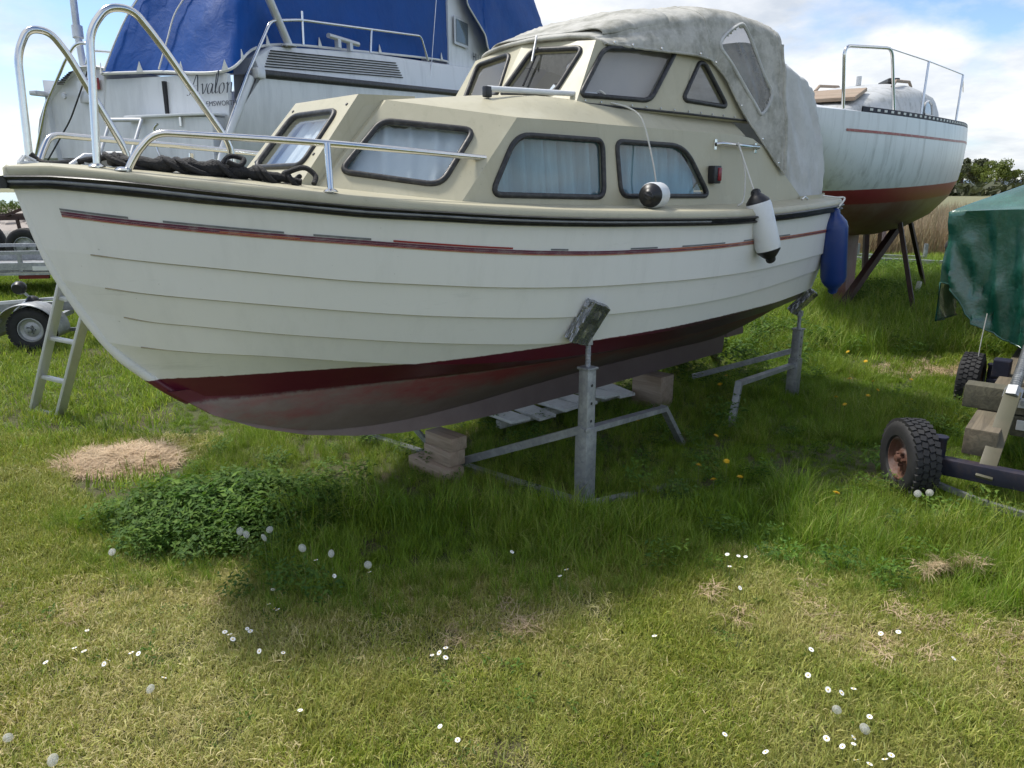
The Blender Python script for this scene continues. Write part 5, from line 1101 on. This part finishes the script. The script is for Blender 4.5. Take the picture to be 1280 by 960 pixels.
# ---- foliage materials
def leaf_mat(name, cols, transl=.35, rough=.55, gain=1.0, dry=None):
    t = NT(name); a = t.n('ShaderNodeAttribute'); a.attribute_name = 'col'; oi = t.n('ShaderNodeObjectInfo')
    c = t.mix(a.outputs['Fac'], cols[0], cols[1]) if len(cols) == 2 else t.ramp(a.outputs['Fac'], [(i / (len(cols) - 1), c_) for i, c_ in enumerate(cols)])
    v = t.math('ADD', t.math('MULTIPLY', oi.outputs['Random'], .5), .75); hv = t.n('ShaderNodeHueSaturation'); t.l(c, hv.inputs['Color']); t.l(v, hv.inputs['Value'])
    t.l(t.math('ADD', t.math('MULTIPLY', t.noise(1.1, 4, .6, vec=t.pos()), .05), .475), hv.inputs['Hue'])
    c = hv.outputs[0]
    if dry: c = t.mix(t.math('MULTIPLY', t.ramp(t.noise(dry[1], 6, .62, vec=t.pos()), [(.45, 0.0), (.66, 1.0)]), dry[2]), c, dry[0])
    p = t.pbsdf(c, rough); tl = t.n('ShaderNodeBsdfTranslucent'); t.l(c, tl.inputs[0]); ms = t.n('ShaderNodeMixShader'); ms.inputs[0].default_value = transl
    t.l(p, ms.inputs[1]); t.l(tl.outputs[0], ms.inputs[2]); return t.done(ms.outputs[0])
M['grass_short'] = leaf_mat('mown_grass', [(.19, .265, .022), (.30, .345, .045), (.46, .43, .12), (.70, .60, .32)], .35, dry=((.60, .52, .24), 1.3, .4))
M['grass_lawn'] = leaf_mat('lawn_grass', [(.15, .25, .02), (.24, .34, .03), (.36, .40, .07)], .42)
M['grass_long'] = leaf_mat('long_grass', [(.105, .20, .012), (.175, .29, .018), (.26, .36, .03), (.40, .38, .13)], .42)
M['straw'] = leaf_mat('straw', [(.46, .34, .21), (.66, .51, .33)], .2)
M['reed'] = leaf_mat('dry_reeds', [(.26, .19, .11), (.42, .32, .20), (.20, .20, .10)], .3)
M['weed'] = leaf_mat('weed_leaves', [(.045, .11, .012), (.085, .17, .018), (.14, .23, .025)], .35, .75)
M['tree_dark'] = leaf_mat('dark_leaves', [(.035, .045, .018), (.085, .095, .035)], .2)
M['tree_lime'] = leaf_mat('lime_leaves', [(.10, .15, .022), (.26, .30, .055)], .35)
M['shrub'] = leaf_mat('shrub_leaves', [(.08, .14, .018), (.18, .24, .04)], .35)
M['bark'] = simple('bark', (.09, .07, .055), .9)

def blades(n, R_, h, w, bend, segs, rng, lean=.5, col=(0, 1), flat=0.0):
    V, F, Cc = [], [], []
    for i in range(n):
        r = R_ * math.sqrt(rng.random()); a = rng.uniform(0, 6.283); b = np.array([r * math.cos(a), r * math.sin(a), 0]); ya = rng.uniform(0, 6.283); d = np.array([math.cos(ya), math.sin(ya), 0]); s = np.array([-d[1], d[0], 0])
        hh = h * rng.uniform(.45, 1.1); ww = w * rng.uniform(.6, 1.25); l0 = rng.normal(0, lean * .35) + flat; bd = bend * rng.uniform(.2, 1.4); c = rng.uniform(*col); k = len(V); p = b.copy(); ang = l0
        for j in range(segs + 1):
            q = ww * (1 - j / segs) ** .7 * .5 if j < segs else 0
            if j < segs: V += [p - s * q, p + s * q]; Cc += [c, c]
            else: V.append(p.copy()); Cc.append(c)
            ang += bd / segs; p = p + (d * math.sin(ang) + np.array([0, 0, 1]) * math.cos(ang)) * hh / segs
        for j in range(segs - 1): F.append((k + 2 * j, k + 2 * j + 1, k + 2 * j + 3, k + 2 * j + 2))
        F.append((k + 2 * segs - 2, k + 2 * segs - 1, k + 2 * segs))
    return V, F, Cc
def leafy(n, h, ls, rng, spread=.12, col=(0, 1)):
    V, F, Cc = [], [], []
    for i in range(n):
        a = rng.uniform(0, 6.283); rr = spread * math.sqrt(rng.random()); z = h * rng.uniform(.2, 1) ** .8; c0 = np.array([rr * math.cos(a), rr * math.sin(a), z]); y = rng.uniform(0, 6.283); c = rng.uniform(*col)
        d = np.array([math.cos(y), math.sin(y), rng.uniform(-.2, .5)]); s = np.array([-math.sin(y), math.cos(y), rng.uniform(-.4, .4)]); L = ls * rng.uniform(.6, 1.3); k = len(V)
        V += [c0, c0 + d * L * .35 + s * L * .20, c0 + d * L * .62 + s * L * .10, c0 + d * L - np.array([0, 0, L * .2]), c0 + d * L * .62 - s * L * .10, c0 + d * L * .35 - s * L * .20, c0 + d * L * .5 - np.array([0, 0, L * .08])]
        Cc += [c] * 7; F += [(k, k + 1, k + 6), (k + 1, k + 2, k + 6), (k + 2, k + 3, k + 6), (k + 3, k + 4, k + 6), (k + 4, k + 5, k + 6), (k + 5, k, k + 6)]
    return V, F, Cc
def mesh_col(name, V, F, Cc, mat):
    me = bpy.data.meshes.new(name); me.from_pydata([tuple(map(float, v)) for v in V], [], F); me.update(); me.shade_smooth()
    a = me.attributes.new('col', 'FLOAT', 'POINT'); a.data.foreach_set('value', np.array(Cc, np.float32)); me.materials.append(mat); return me
def tuft_set(name, makers, mat):
    c = bpy.data.collections.new(name)
    for i, mk in enumerate(makers): c.objects.link(bpy.data.objects.new('%s_%02d' % (name, i), mesh_col(name, *mk, mat)))
    return c
_ng = {}
def scatter(name, coll, P, scl, idx, tilt=.12, label=None, cat=None):
    n = len(P); me = bpy.data.meshes.new(name); me.vertices.add(n); me.vertices.foreach_set('co', np.asarray(P, np.float32).ravel())
    rot = np.stack([RNG.normal(0, tilt, n), RNG.normal(0, tilt, n), RNG.uniform(0, 6.283, n)], -1)
    for nm, ty, arr, key in (('rot', 'FLOAT_VECTOR', rot, 'vector'), ('scl', 'FLOAT', scl, 'value'), ('idx', 'INT', idx, 'value')):
        a = me.attributes.new(nm, ty, 'POINT'); a.data.foreach_set(key, np.asarray(arr, np.int32 if ty == 'INT' else np.float32).ravel())
    me.update(); o = bpy.data.objects.new(name, me); COL.objects.link(o)
    g = bpy.data.node_groups.new(name + '_scatter', 'GeometryNodeTree'); g.interface.new_socket('Geometry', in_out='INPUT', socket_type='NodeSocketGeometry'); g.interface.new_socket('Geometry', in_out='OUTPUT', socket_type='NodeSocketGeometry')
    N = g.nodes.new; gi, go2 = N('NodeGroupInput'), N('NodeGroupOutput'); ip = N('GeometryNodeInstanceOnPoints'); ci = N('GeometryNodeCollectionInfo'); ci.inputs['Collection'].default_value = coll; ci.inputs['Separate Children'].default_value = True; ci.inputs['Reset Children'].default_value = True
    def na(nm, ty): x = N('GeometryNodeInputNamedAttribute'); x.data_type = ty; x.inputs[0].default_value = nm; return x.outputs[0]
    L = g.links.new; L(gi.outputs[0], ip.inputs['Points']); L(ci.outputs[0], ip.inputs['Instance']); ip.inputs['Pick Instance'].default_value = True
    L(na('idx', 'INT'), ip.inputs['Instance Index']); L(na('rot', 'FLOAT_VECTOR'), ip.inputs['Rotation']); L(na('scl', 'FLOAT'), ip.inputs['Scale']); L(ip.outputs[0], go2.inputs[0])
    md = o.modifiers.new('scatter', 'NODES'); md.node_group = g
    return tag(o, label, cat, None, 'stuff')
rg = np.random.default_rng(5)
SHORT = tuft_set('mown_tuft', [blades(44, .055, .042, .0034, 1.5, 3, rg, 1.2, (0, .62)) for _ in range(5)] + [blades(44, .055, .036, .003, 1.7, 3, rg, 1.7, (.35, 1.0), .3) for _ in range(4)], M['grass_short'])
LAWN = tuft_set('lawn_tuft', [blades(40, .09, .075, .006, 1.1, 3, rg, .8) for _ in range(5)], M['grass_lawn'])
LONG = tuft_set('long_tuft', [blades(30, .06, .25, .0052, 1.0, 5, rg, .55, (0, .85)) for _ in range(6)] + [blades(26, .08, .30, .005, 1.7, 6, rg, .8, (.1, 1.0)) for _ in range(3)] + [blades(40, .07, .13, .005, 1.3, 4, rg, .9, (0, .7)) for _ in range(3)], M['grass_long'])
WEED = tuft_set('weed_sprig', [leafy(80, .16, .034, rg, .09) for _ in range(4)] + [leafy(26, .04, .03, rg, .06) for _ in range(2)], M['weed'])
REED = tuft_set('reed_tuft', [blades(26, .25, .95, .02, .5, 3, rg, .35) for _ in range(4)], M['reed'])
STRAW = tuft_set('straw_wisp', [blades(60, .07, .10, .0035, .6, 2, rg, .5, (0, 1), 1.45) for _ in range(4)], M['straw'])
# zones
LP = [ground(x, y)[:2] for x, y in ((28, 652), (110, 716), (200, 742), (300, 762), (400, 778), (480, 782), (560, 772), (640, 770), (700, 752), (780, 745), (900, 735), (1000, 738), (1100, 752), (1200, 775), (1300, 815))]
LP = [tuple(p) for p in LP] + [(6, 2.2), (16, 12), (16, 15), (-.5, 15), (-1.4, 7.5)] + [tuple(ground(x, y)[:2]) for x, y in ((218, 507), (190, 545), (245, 580), (150, 625), (60, 612))]
LPa = np.array(LP)
def inside(P, x, y):
    c = np.zeros(len(x), bool); j = len(P) - 1
    for i in range(len(P)):
        with np.errstate(divide='ignore', invalid='ignore'):
            t_ = ((P[i, 1] > y) != (P[j, 1] > y)) & (x < (P[j, 0] - P[i, 0]) * (y - P[i, 1]) / (P[j, 1] - P[i, 1]) + P[i, 0])
        c ^= t_; j = i
    return c
dryc = ground(1185, 462)[:2]; strawc = ground(152, 577)[:2]
def long_mask(x, y):
    jx = x + .10 * (fbm(x * 3.1, y * 3.1, 7) - .5) * 2; jy = y + .10 * (fbm(x * 3.1, y * 3.1, 17) - .5) * 2
    m_ = inside(LPa, jx, jy); m_ &= ~(((x - dryc[0] - .2) / 1.1) ** 2 + ((y - dryc[1] - .1) / .45) ** 2 < 1); return m_
def straw_mask(x, y): return ((x - strawc[0]) / .36) ** 2 + ((y - strawc[1]) / .27) ** 2 < .75 + .5 * fbm(x * 5, y * 5, 2)
def pts(n, y0, y1, pad=.4, dens=None):
    y = np.sqrt(RNG.uniform(y0 ** 2, y1 ** 2, n)) if dens is None else RNG.uniform(y0, y1, n); hw = .72 * y + pad; x = RNG.uniform(-1, 1, n) * hw; return x, y
# mown grass near the camera
x, y = pts(30000, 1.35, 4.6); k = ~long_mask(x, y - .35) & ~straw_mask(x, y) & (RNG.random(len(x)) < np.clip(4.4 / y, 0, 1)); x, y = x[k], y[k]
dn = fbm(x * 1.5 + 9, y * 1.5, 3); dryness = np.clip((dn - .42) * 4.5 + .12 * (y > 2.2), .08, .85); ii = np.where(RNG.random(len(x)) < dryness, RNG.integers(5, 9, len(x)), RNG.integers(0, 5, len(x)))
bare = fbm(x * 6, y * 6, 21) < .33; sc_ = RNG.uniform(.75, 1.3, len(x)) * (1 + .5 * (fbm(x * 2.5, y * 2.5, 31) - .5)) * np.where(y > 3, 1.25, 1)
sel = ~bare | (RNG.random(len(x)) < .35)
scatter('mown_grass', SHORT, np.stack([x, y, gz(x, y)], -1)[sel], sc_[sel], ii[sel], .2, 'short dry mown grass across the foreground', 'grass')
# brighter lawn farther off
x, y = pts(30000, 3.6, 17, 2); k = ~long_mask(x, y) & ~straw_mask(x, y) & (RNG.random(len(x)) < np.clip((y - 3.4) * 1.2, 0, 1)); x, y = x[k], y[k]
scatter('lawn_grass', LAWN, np.stack([x, y, gz(x, y)], -1), RNG.uniform(.8, 1.5, len(x)) * np.where(y > 8, 1.35, 1.0), RNG.integers(0, 5, len(x)), .2, 'bright green lawn round the ladder and trailers', 'grass')
# long grass
x, y = pts(34000, 2.3, 7.5, .5); k = long_mask(x, y) & (RNG.random(len(x)) < np.clip(4.5 / y, 0, 1)) & (RNG.random(len(x)) < .45 + .9 * fbm(x * 4, y * 4, 66)); x, y = x[k], y[k]
edge = np.mean([long_mask(x, y - d_) for d_ in (.12, .25, .4, .6, .85)], 0); hgt = (.45 + 1.05 * fbm(x * 2.0 + 3, y * 2.0, 12)) * (.34 + .66 * edge); hgt *= np.where((y > 3.42 + .25 * np.clip(x - .6, 0, 3)) & (y < 7), np.where(x < 1.2 + .3 * (y - 4), .36, .55), 1.0); hgt *= np.where((x > 1.5) & (x < 2.9) & (y > 3.2) & (y < 4.4), .6, 1); q = fbm(x * 2 + 50, y * 2, 13)
ii = np.where(q < .42, RNG.integers(9, 12, len(x)), np.where(RNG.random(len(x)) < .3, RNG.integers(6, 9, len(x)), RNG.integers(0, 6, len(x))))
x2, y2 = pts(16000, 7, 15, 1); k2 = long_mask(x2, y2); x2, y2 = x2[k2], y2[k2]
scatter('long_grass', LONG, np.concatenate([np.stack([x, y, gz(x, y)], -1), np.stack([x2, y2, gz(x2, y2)], -1)]), np.concatenate([hgt * RNG.uniform(.75, 1.2, len(x)), RNG.uniform(.7, 1.3, len(x2)) * 1.15]), np.concatenate([ii, RNG.integers(0, 12, len(x2))]), .16, 'long unmown green grass round the cruiser and trolley', 'grass')
# broad-leaved weeds: a thick patch before the bow, sprinkled elsewhere
c = ground(262, 660)[:2]; a = RNG.uniform(0, 6.283, 420); r = np.sqrt(RNG.random(420)) * RNG.uniform(.7, 1.15, 420); x = c[0] + .62 * r * np.cos(a) + .12; y = c[1] + .40 * r * np.sin(a) + .05
c2 = ground(235, 640)[:2]
wp = [np.stack([x, y, gz(x, y)], -1)]; ws = [RNG.uniform(.5, 1.5, 420) * (1.15 - .5 * r)]; wi = [RNG.integers(0, 4, 420)]; kk = (RNG.random(420) < .2 + 1.0 * fbm(x * 5, y * 5, 77)) & (RNG.random(420) < .8); wp, ws, wi = [wp[0][kk]], [ws[0][kk]], [wi[0][kk]]
x, y = pts(2600, 2.6, 11, .5); k = long_mask(x, y) & (fbm(x * 1.2, y * 1.2, 44) > .5); x, y = x[k], y[k]; wp.append(np.stack([x, y, gz(x, y)], -1)); ws.append(RNG.uniform(.5, 1.0, len(x))); wi.append(RNG.integers(0, 6, len(x)))
x, y = pts(900, 1.5, 4.5, .3); k = ~long_mask(x, y) & (fbm(x * 2.2, y * 2.2, 45) > .53); x, y = x[k], y[k]; wp.append(np.stack([x, y, gz(x, y)], -1)); ws.append(RNG.uniform(.35, .7, len(x))); wi.append(np.full(len(x), 4) + RNG.integers(0, 2, len(x)))
for px, py, n_, sx in ((1110, 345, 200, .8), (830, 455, 60, .9), (1080, 375, 160, .9), (960, 430, 60, .6), (560, 500, 30, .4)):
    c = ground(px, py)[:2]; x = c[0] + RNG.normal(0, sx * .6, n_); y = c[1] + RNG.normal(0, sx * .5, n_); wp.append(np.stack([x, y, gz(x, y)], -1)); ws.append(RNG.uniform(.8, 1.7, n_)); wi.append(RNG.integers(0, 4, n_))
scatter('weeds', WEED, np.concatenate(wp), np.concatenate(ws), np.concatenate(wi), .25, 'dark green broad-leaved weeds growing among the grass', 'weeds')
# straw coloured clippings
P = []
n_ = 420; a = RNG.uniform(0, 6.283, n_); r = np.sqrt(RNG.random(n_)); P.append(np.stack([strawc[0] + .33 * r * np.cos(a), strawc[1] + .25 * r * np.sin(a), .012 + .03 * (1 - r) + RNG.uniform(0, .012, n_)], -1))
tag(scatter('straw_patch', STRAW, P[0], RNG.uniform(.7, 1.2, n_), RNG.integers(0, 4, n_), .12), 'round patch of pale brown dry straw near the ladder', 'straw', None, 'stuff')
c = ground(1200, 742); n_ = 16; tag(scatter('straw_clump', STRAW, np.stack([c[0] + RNG.normal(0, .07, n_), c[1] + .12 + RNG.normal(0, .025, n_), RNG.uniform(.05, .10, n_)], -1), RNG.uniform(.5, .8, n_), RNG.integers(0, 4, n_), .3), 'small clump of dry straw caught on the long grass edge', 'straw', None, 'stuff')
P = []
for px, py, n_ in ((1075, 775, 9), (1250, 795, 16), (1230, 820, 9), (620, 790, 5), (900, 755, 5), (60, 775, 6), (1180, 462, 60), (1240, 470, 40)):
    c = ground(px, py); P.append(np.stack([c[0] + RNG.normal(0, (.22 if py > 600 else .35), n_), c[1] + RNG.normal(0, .09 if py > 600 else .15, n_), RNG.uniform(.008, .03, n_)], -1))
P = np.concatenate(P); tag(scatter('loose_straw', STRAW, P, RNG.uniform(.5, 1.0, len(P)), RNG.integers(0, 4, len(P)), .15), 'loose dry cuttings along the edge of the mown grass', 'straw', None, 'stuff')
# reeds beyond the yard
x = RNG.uniform(5, 30, 5200); y = 17.5 + RNG.uniform(0, 1, 5200) ** 1.3 * 13; scatter('reeds', REED, np.stack([x, y, 0 * x], -1), RNG.uniform(.7, 1.15, 5200), RNG.integers(0, 4, 5200), .12, 'band of tan dry reeds beyond the sailing yacht', 'reeds')

# ---- flowers
def flower_proto(kind):
    if kind == 'daisy':
        m = MB(); n = 13
        for i in range(n):
            a = 2 * math.pi * i / n; d = np.array([math.cos(a), math.sin(a), 0]); s = np.array([-d[1], d[0], 0])
            m.add([d * .002 - s * .0012, d * .002 + s * .0012, d * .0095 + s * .0022 + [0, 0, .001], d * .0112 + [0, 0, .0008], d * .0095 - s * .0022 + [0, 0, .001]], [(0, 1, 2, 3, 4)])
        h = [('petals', m, 'petal'), ('centre', MB().lathe([(.0036, 0), (.003, .0016), (0, .0024)], (0, 0, .0004), seg=10), 'pollen')]
    elif kind == 'dandelion':
        m = MB(); n = 40
        for i in range(n):
            a = 2.39996 * i; r = .005 + .013 * (i / n) ** .5; d = np.array([math.cos(a), math.sin(a), 0]); s = np.array([-d[1], d[0], 0]); z = .008 * (1 - (i / n))
            m.add([d * .001 - s * .001 + [0, 0, z], d * .001 + s * .001 + [0, 0, z], d * r + s * .0018 + [0, 0, z + .003], d * r - s * .0018 + [0, 0, z + .003]], [(0, 1, 2, 3)])
        h = [('petals', m, 'yellow_petal')]
    else:
        m = MB(); n = 260; r0 = .019
        for i in range(n):
            z = 1 - 2 * (i + .5) / n; a = 2.39996 * i; d = np.array([math.sqrt(1 - z * z) * math.cos(a), math.sqrt(1 - z * z) * math.sin(a), z]); u = np.cross(d, [.3, .5, .8]); u /= np.linalg.norm(u); v = np.cross(d, u)
            p = d * r0; m.add([d * .004 - u * .0003, d * .004 + u * .0003, p], [(0, 1, 2)])
            for q in range(3): w_ = (u * math.cos(q * 2.1) + v * math.sin(q * 2.1)) * .0042; s_ = np.cross(d, w_) * .26; m.add([p - s_, p + s_, p + w_ + d * .0014], [(0, 1, 2)])
        h = [('seed_head', m, 'fluff'), ('receptacle', MB().lathe([(0, -.004), (.0035, 0), (0, .004)], seg=8), 'stalk')]
    return h
M['petal'] = simple('white_petal', (.82, .82, .80), .6, var=.04); M['pollen'] = simple('yellow_centre', (.62, .42, .02), .7); M['yellow_petal'] = simple('dandelion_petal', (.75, .47, .01), .6)
t = NT('seed_fluff'); df = t.n('ShaderNodeBsdfDiffuse'); df.inputs[0].default_value = (.8, .8, .76, 1); tl = t.n('ShaderNodeBsdfTranslucent'); tl.inputs[0].default_value = (.8, .8, .78, 1); ms = t.n('ShaderNodeMixShader'); ms.inputs[0].default_value = .5; t.l(df.outputs[0], ms.inputs[1]); t.l(tl.outputs[0], ms.inputs[2]); tp_ = t.n('ShaderNodeBsdfTransparent'); m3 = t.n('ShaderNodeMixShader'); m3.inputs[0].default_value = .35; t.l(ms.outputs[0], m3.inputs[1]); t.l(tp_.outputs[0], m3.inputs[2]); M['fluff'] = t.done(m3.outputs[0])
M['stalk'] = simple('flower_stalk', (.14, .17, .05), .6)
def flowers(kind, spots, h, group, label, tilt=.25, scale=1.0, labels=None):
    proto = None; hp_ = flower_proto(kind)
    for px, py in spots:
        hh = h * RNG.uniform(.85, 1.1); p = ground(px, py, hh)
        if proto is None:
            e = empty(kind if kind != 'clock' else 'dandelion_clock'); tag(e, label, 'flower', group)
            for nm, m, mt in hp_: q = m.build(nm, M[mt], e, 80 if kind != 'daisy' else None); q.location = (0, 0, h)
            MB().tube([(0, 0, -.01), (.004, 0, h * .5), (0, 0, h)], .0014, 5).build('stalk', M['stalk'], e, 80); proto = e
        else: e = copy_tree(proto)
        if labels: e['label'] = labels.pop(0)
        e.location = (p[0], p[1], p[2] - h); s = scale * RNG.uniform(.85, 1.15); e.scale = (s, s, 1)
        for ch in e.children:
            if not ch.name.startswith('stalk'): ch.rotation_euler = (RNG.normal(0, tilt), RNG.normal(0, tilt), RNG.uniform(0, 6)); ch.scale = (1, 1, s)
flowers('daisy', [(1087, 896), (1033, 923), (1067, 922), (1067, 930), (1053, 933), (1070, 950), (1087, 955), (1106, 949), (1114, 944), (906, 918), (957, 940), (1014, 812), (1010, 844), (1035, 862), (1067, 861), (1052, 866), (1101, 792), (1192, 823), (1123, 790),
  (109, 788), (93, 810), (105, 814), (164, 816), (135, 825), (130, 830), (57, 828), (281, 790), (287, 793), (291, 799), (309, 786), (313, 789), (324, 814), (336, 755), (347, 747), (343, 761), (347, 762), (341, 737), (205, 847), (354, 816), (375, 888), (557, 810), (540, 819), (557, 822), (549, 816), (173, 817), (550, 908), (572, 925), (818, 795)], .05, 'daisies in the mown grass', 'tiny white daisy open among the mown foreground grass', scale=.78)
flowers('daisy', [(909, 693), (923, 695), (932, 696), (912, 708), (925, 735), (700, 720), (708, 712), (462, 715), (395, 700), (418, 720), (512, 598), (640, 690)], .12, 'daisies in the long grass', 'tiny white daisy in the long grass before the stand', scale=.8)
flowers('dandelion', [(1056, 506), (1062, 474), (1091, 477), (1097, 488), (1085, 495), (1045, 497), (1139, 475), (1082, 452), (895, 545), (900, 481), (873, 582), (892, 600), (908, 577), (925, 597), (1045, 617), (685, 547), (790, 526), (797, 525), (908, 470), (1060, 440)], .16, 'yellow dandelions in the long grass', 'yellow dandelion flower in the long grass right of the stand')
flowers('clock', [(308, 668), (337, 662), (330, 672), (140, 690), (378, 685), (414, 692), (460, 706), (300, 664)], .22, 'dandelion clocks by the weeds', 'white dandelion seed head beside the broad-leaved weed patch', .3, .68, ['middle seed head of the cluster before the weed patch', 'upper seed head of the cluster before the weed patch', 'lower outer seed head of the cluster before the weed patch', 'lone dandelion seed head at the outer end of the weed patch', 'dandelion seed head next after the cluster towards the stand', 'second dandelion seed head after the cluster towards the stand', 'dandelion seed head closest to the galvanised stand in the long grass', 'inner seed head of the cluster touching the weed patch'])
flowers('clock', [(1147, 617), (1162, 616)], .15, 'dandelion clocks by the wheel', 'white dandelion seed head in front of the trolley wheel', .3, .85, ['white dandelion seed head below the tread of the trolley wheel', 'white dandelion seed head beside the trolley wheel under the axle end'])
flowers('clock', [(1046, 887), (1081, 911), (188, 861), (10, 922), (66, 950)], .05, 'dandelion clocks in the mown grass', 'white dandelion seed head low in the mown grass', .3, .75, ['dandelion seed head above the daisy cluster in the mown grass', 'dandelion seed head among the daisy cluster in the mown grass', 'lone dandelion seed head in the mown grass below the weed patch', 'dandelion seed head at the edge of the mown foreground', 'dandelion seed head in the lowest corner of the mown foreground'])

# ---- trees, shrubs and rocks far off
def tree(name, px, base_y, top_y, wpx, Y, mat, label, seed, group=None, n=5200):
    rr = np.random.default_rng(seed); X = at_Y(px, base_y, Y)[0]; H = at_Y(px, top_y, Y)[2]; W = wpx / FPX * Y / 2
    e = empty(name, (X, Y, 0), 0, label, 'tree' if name != 'shrub' else 'shrub', group)
    tr = MB(); tr.tube([(0, 0, -.2), (.05 * W, 0, H * .3), (0, 0, H * .62)], [.045 * H, .035 * H, .015 * H], 8)
    cl = [(rr.normal(0, .42), rr.normal(0, .42), rr.uniform(.34, .86), rr.uniform(.16, .34)) for _ in range(16)]
    for cx_, cy_, cz_, r_ in cl[:7]: tr.tube([(0, 0, H * .3), (cx_ * W * .5, cy_ * W * .5, H * (cz_ * .7)), (cx_ * W, cy_ * W, H * cz_)], [.02 * H, .012 * H, .004 * H], 5)
    tr.build('trunk', M['bark'], e, 60)
    V, F, Cc = [], [], []
    for i in range(n):
        cx_, cy_, cz_, r_ = cl[i % 16]; d = rr.normal(0, 1, 3); d /= np.linalg.norm(d); q = rr.uniform(.35, 1) ** .5
        p = np.array([cx_ * W + d[0] * r_ * W * 1.25 * q, cy_ * W + d[1] * r_ * W * 1.25 * q, min(H * 1.02, H * cz_ + d[2] * r_ * H * .62 * q)]); p[2] = max(p[2], .05 * H)
        u = rr.normal(0, 1, 3); u /= np.linalg.norm(u); v = np.cross(u, rr.normal(0, 1, 3)); v /= np.linalg.norm(v); s = H * rr.uniform(.016, .038); k = len(V); c = float(np.clip(rr.normal(.5, .22), 0, 1))
        V += [p - u * s, p + v * s * .6, p + u * s, p - v * s * .6]; Cc += [c] * 4; F.append((k, k + 1, k + 2, k + 3))
    o = bpy.data.objects.new('crown', mesh_col('crown', V, F, Cc, M[mat])); COL.objects.link(o); o.parent = e; return e
tree('dark_tree', 1218, 241, 193, 44, 150, 'tree_dark', 'dark rounded tree behind the sailing yacht stern', 1)
tree('lime_tree', 1242, 241, 197, 56, 146, 'tree_lime', 'bright lime green tree between the yacht and green tarpaulin', 2)
tree('lime_tree', 1200, 241, 204, 34, 155, 'tree_lime', 'yellowish tree half hidden by the sailing yacht hull', 3)
tree('dark_tree', 1266, 241, 212, 34, 170, 'tree_dark', 'low dark tree just above the green tarpaulin', 4)
tree('dark_tree', 1300, 241, 205, 50, 170, 'tree_dark', 'dark tree beyond the green covered boat at the picture edge', 14)
for i, (px, ty) in enumerate(((1192, 231), (1212, 233), (1232, 230), (1252, 232))): tree('shrub', px, 243, ty, 26, 128, 'shrub', ('low shrub under the half hidden yellowish tree', 'low shrub under the dark rounded tree', 'low shrub under the lime green tree', 'low shrub beside the slope of the green tarpaulin')[i], 20 + i, 'shrubs below the far trees', 700)
# hedge bank
V, F, Cc = [], [], []; rr = np.random.default_rng(9)
for i in range(5000):
    p = np.array([rr.uniform(20, 140), 108 + rr.normal(0, 2), rr.uniform(0, 1) ** .7 * 1.5]); u = rr.normal(0, .3, 3); v = rr.normal(0, .3, 3); k = len(V); V += [p - u, p + v, p + u, p - v]; Cc += [rr.random()] * 4; F.append((k, k + 1, k + 2, k + 3))
o = bpy.data.objects.new('hedge_bank', mesh_col('hedge_bank', V, F, Cc, M['tree_dark'])); COL.objects.link(o); tag(o, 'low dark hedge bank across the far edge of the marsh', 'hedge', None, 'stuff')
# left bank: shrubs and boulders
for i, (px, ty, w_, Y) in enumerate(((-6, 240, 46, 31), (14, 249, 34, 30), (32, 254, 30, 32))): tree('shrub', px, 285, ty, w_, Y, 'shrub', ('bright green shrub on the bank at the picture edge', 'middle bright shrub on the bank behind the bow', 'small green shrub on the bank closest to the bow stem')[i], 40 + i, 'shrubs on the creek bank', 1500)
rr = np.random.default_rng(4)
for i in range(26):
    q = at_Y(rr.uniform(0, 60), rr.uniform(276, 297), rr.uniform(27.5, 29.5)); bm = bmesh.new(); bmesh.ops.create_icosphere(bm, subdivisions=2, radius=1)
    for v in bm.verts: v.co *= 1 + .5 * (fbm(v.co.x * 1.5 + i * 7, v.co.y * 1.5 + v.co.z, i) - .5)
    V = [(v.co.x * .42, v.co.y * .35, v.co.z * .26) for v in bm.verts]; bm.verts.index_update(); F = [[v.index for v in f.verts] for f in bm.faces]; bm.free()
    o = MB().add(V, F).build('boulder', M['rock'], None, None); s = rr.uniform(.6, 1.3); o.scale = (s, s, s); o.rotation_euler = (0, 0, rr.uniform(0, 6)); o.location = (q[0], q[1], max(.1, min(q[2], .45))); tag(o, 'grey brown boulder in the rubble bank beyond the trailers', 'rock', 'boulders of the creek bank')
bk = MB(); xs = np.linspace(-45, -12, 30); bk.grid([[(x, 26.8, 0.0) for x in xs], [(x, 28.5, .28 + .2 * math.sin(x)) for x in xs], [(x, 31, .62 + .2 * math.sin(x * 1.7)) for x in xs], [(x, 40, -.02) for x in xs]]); tag(bk.build('bank', M['rock'], None, 60), kind='structure')
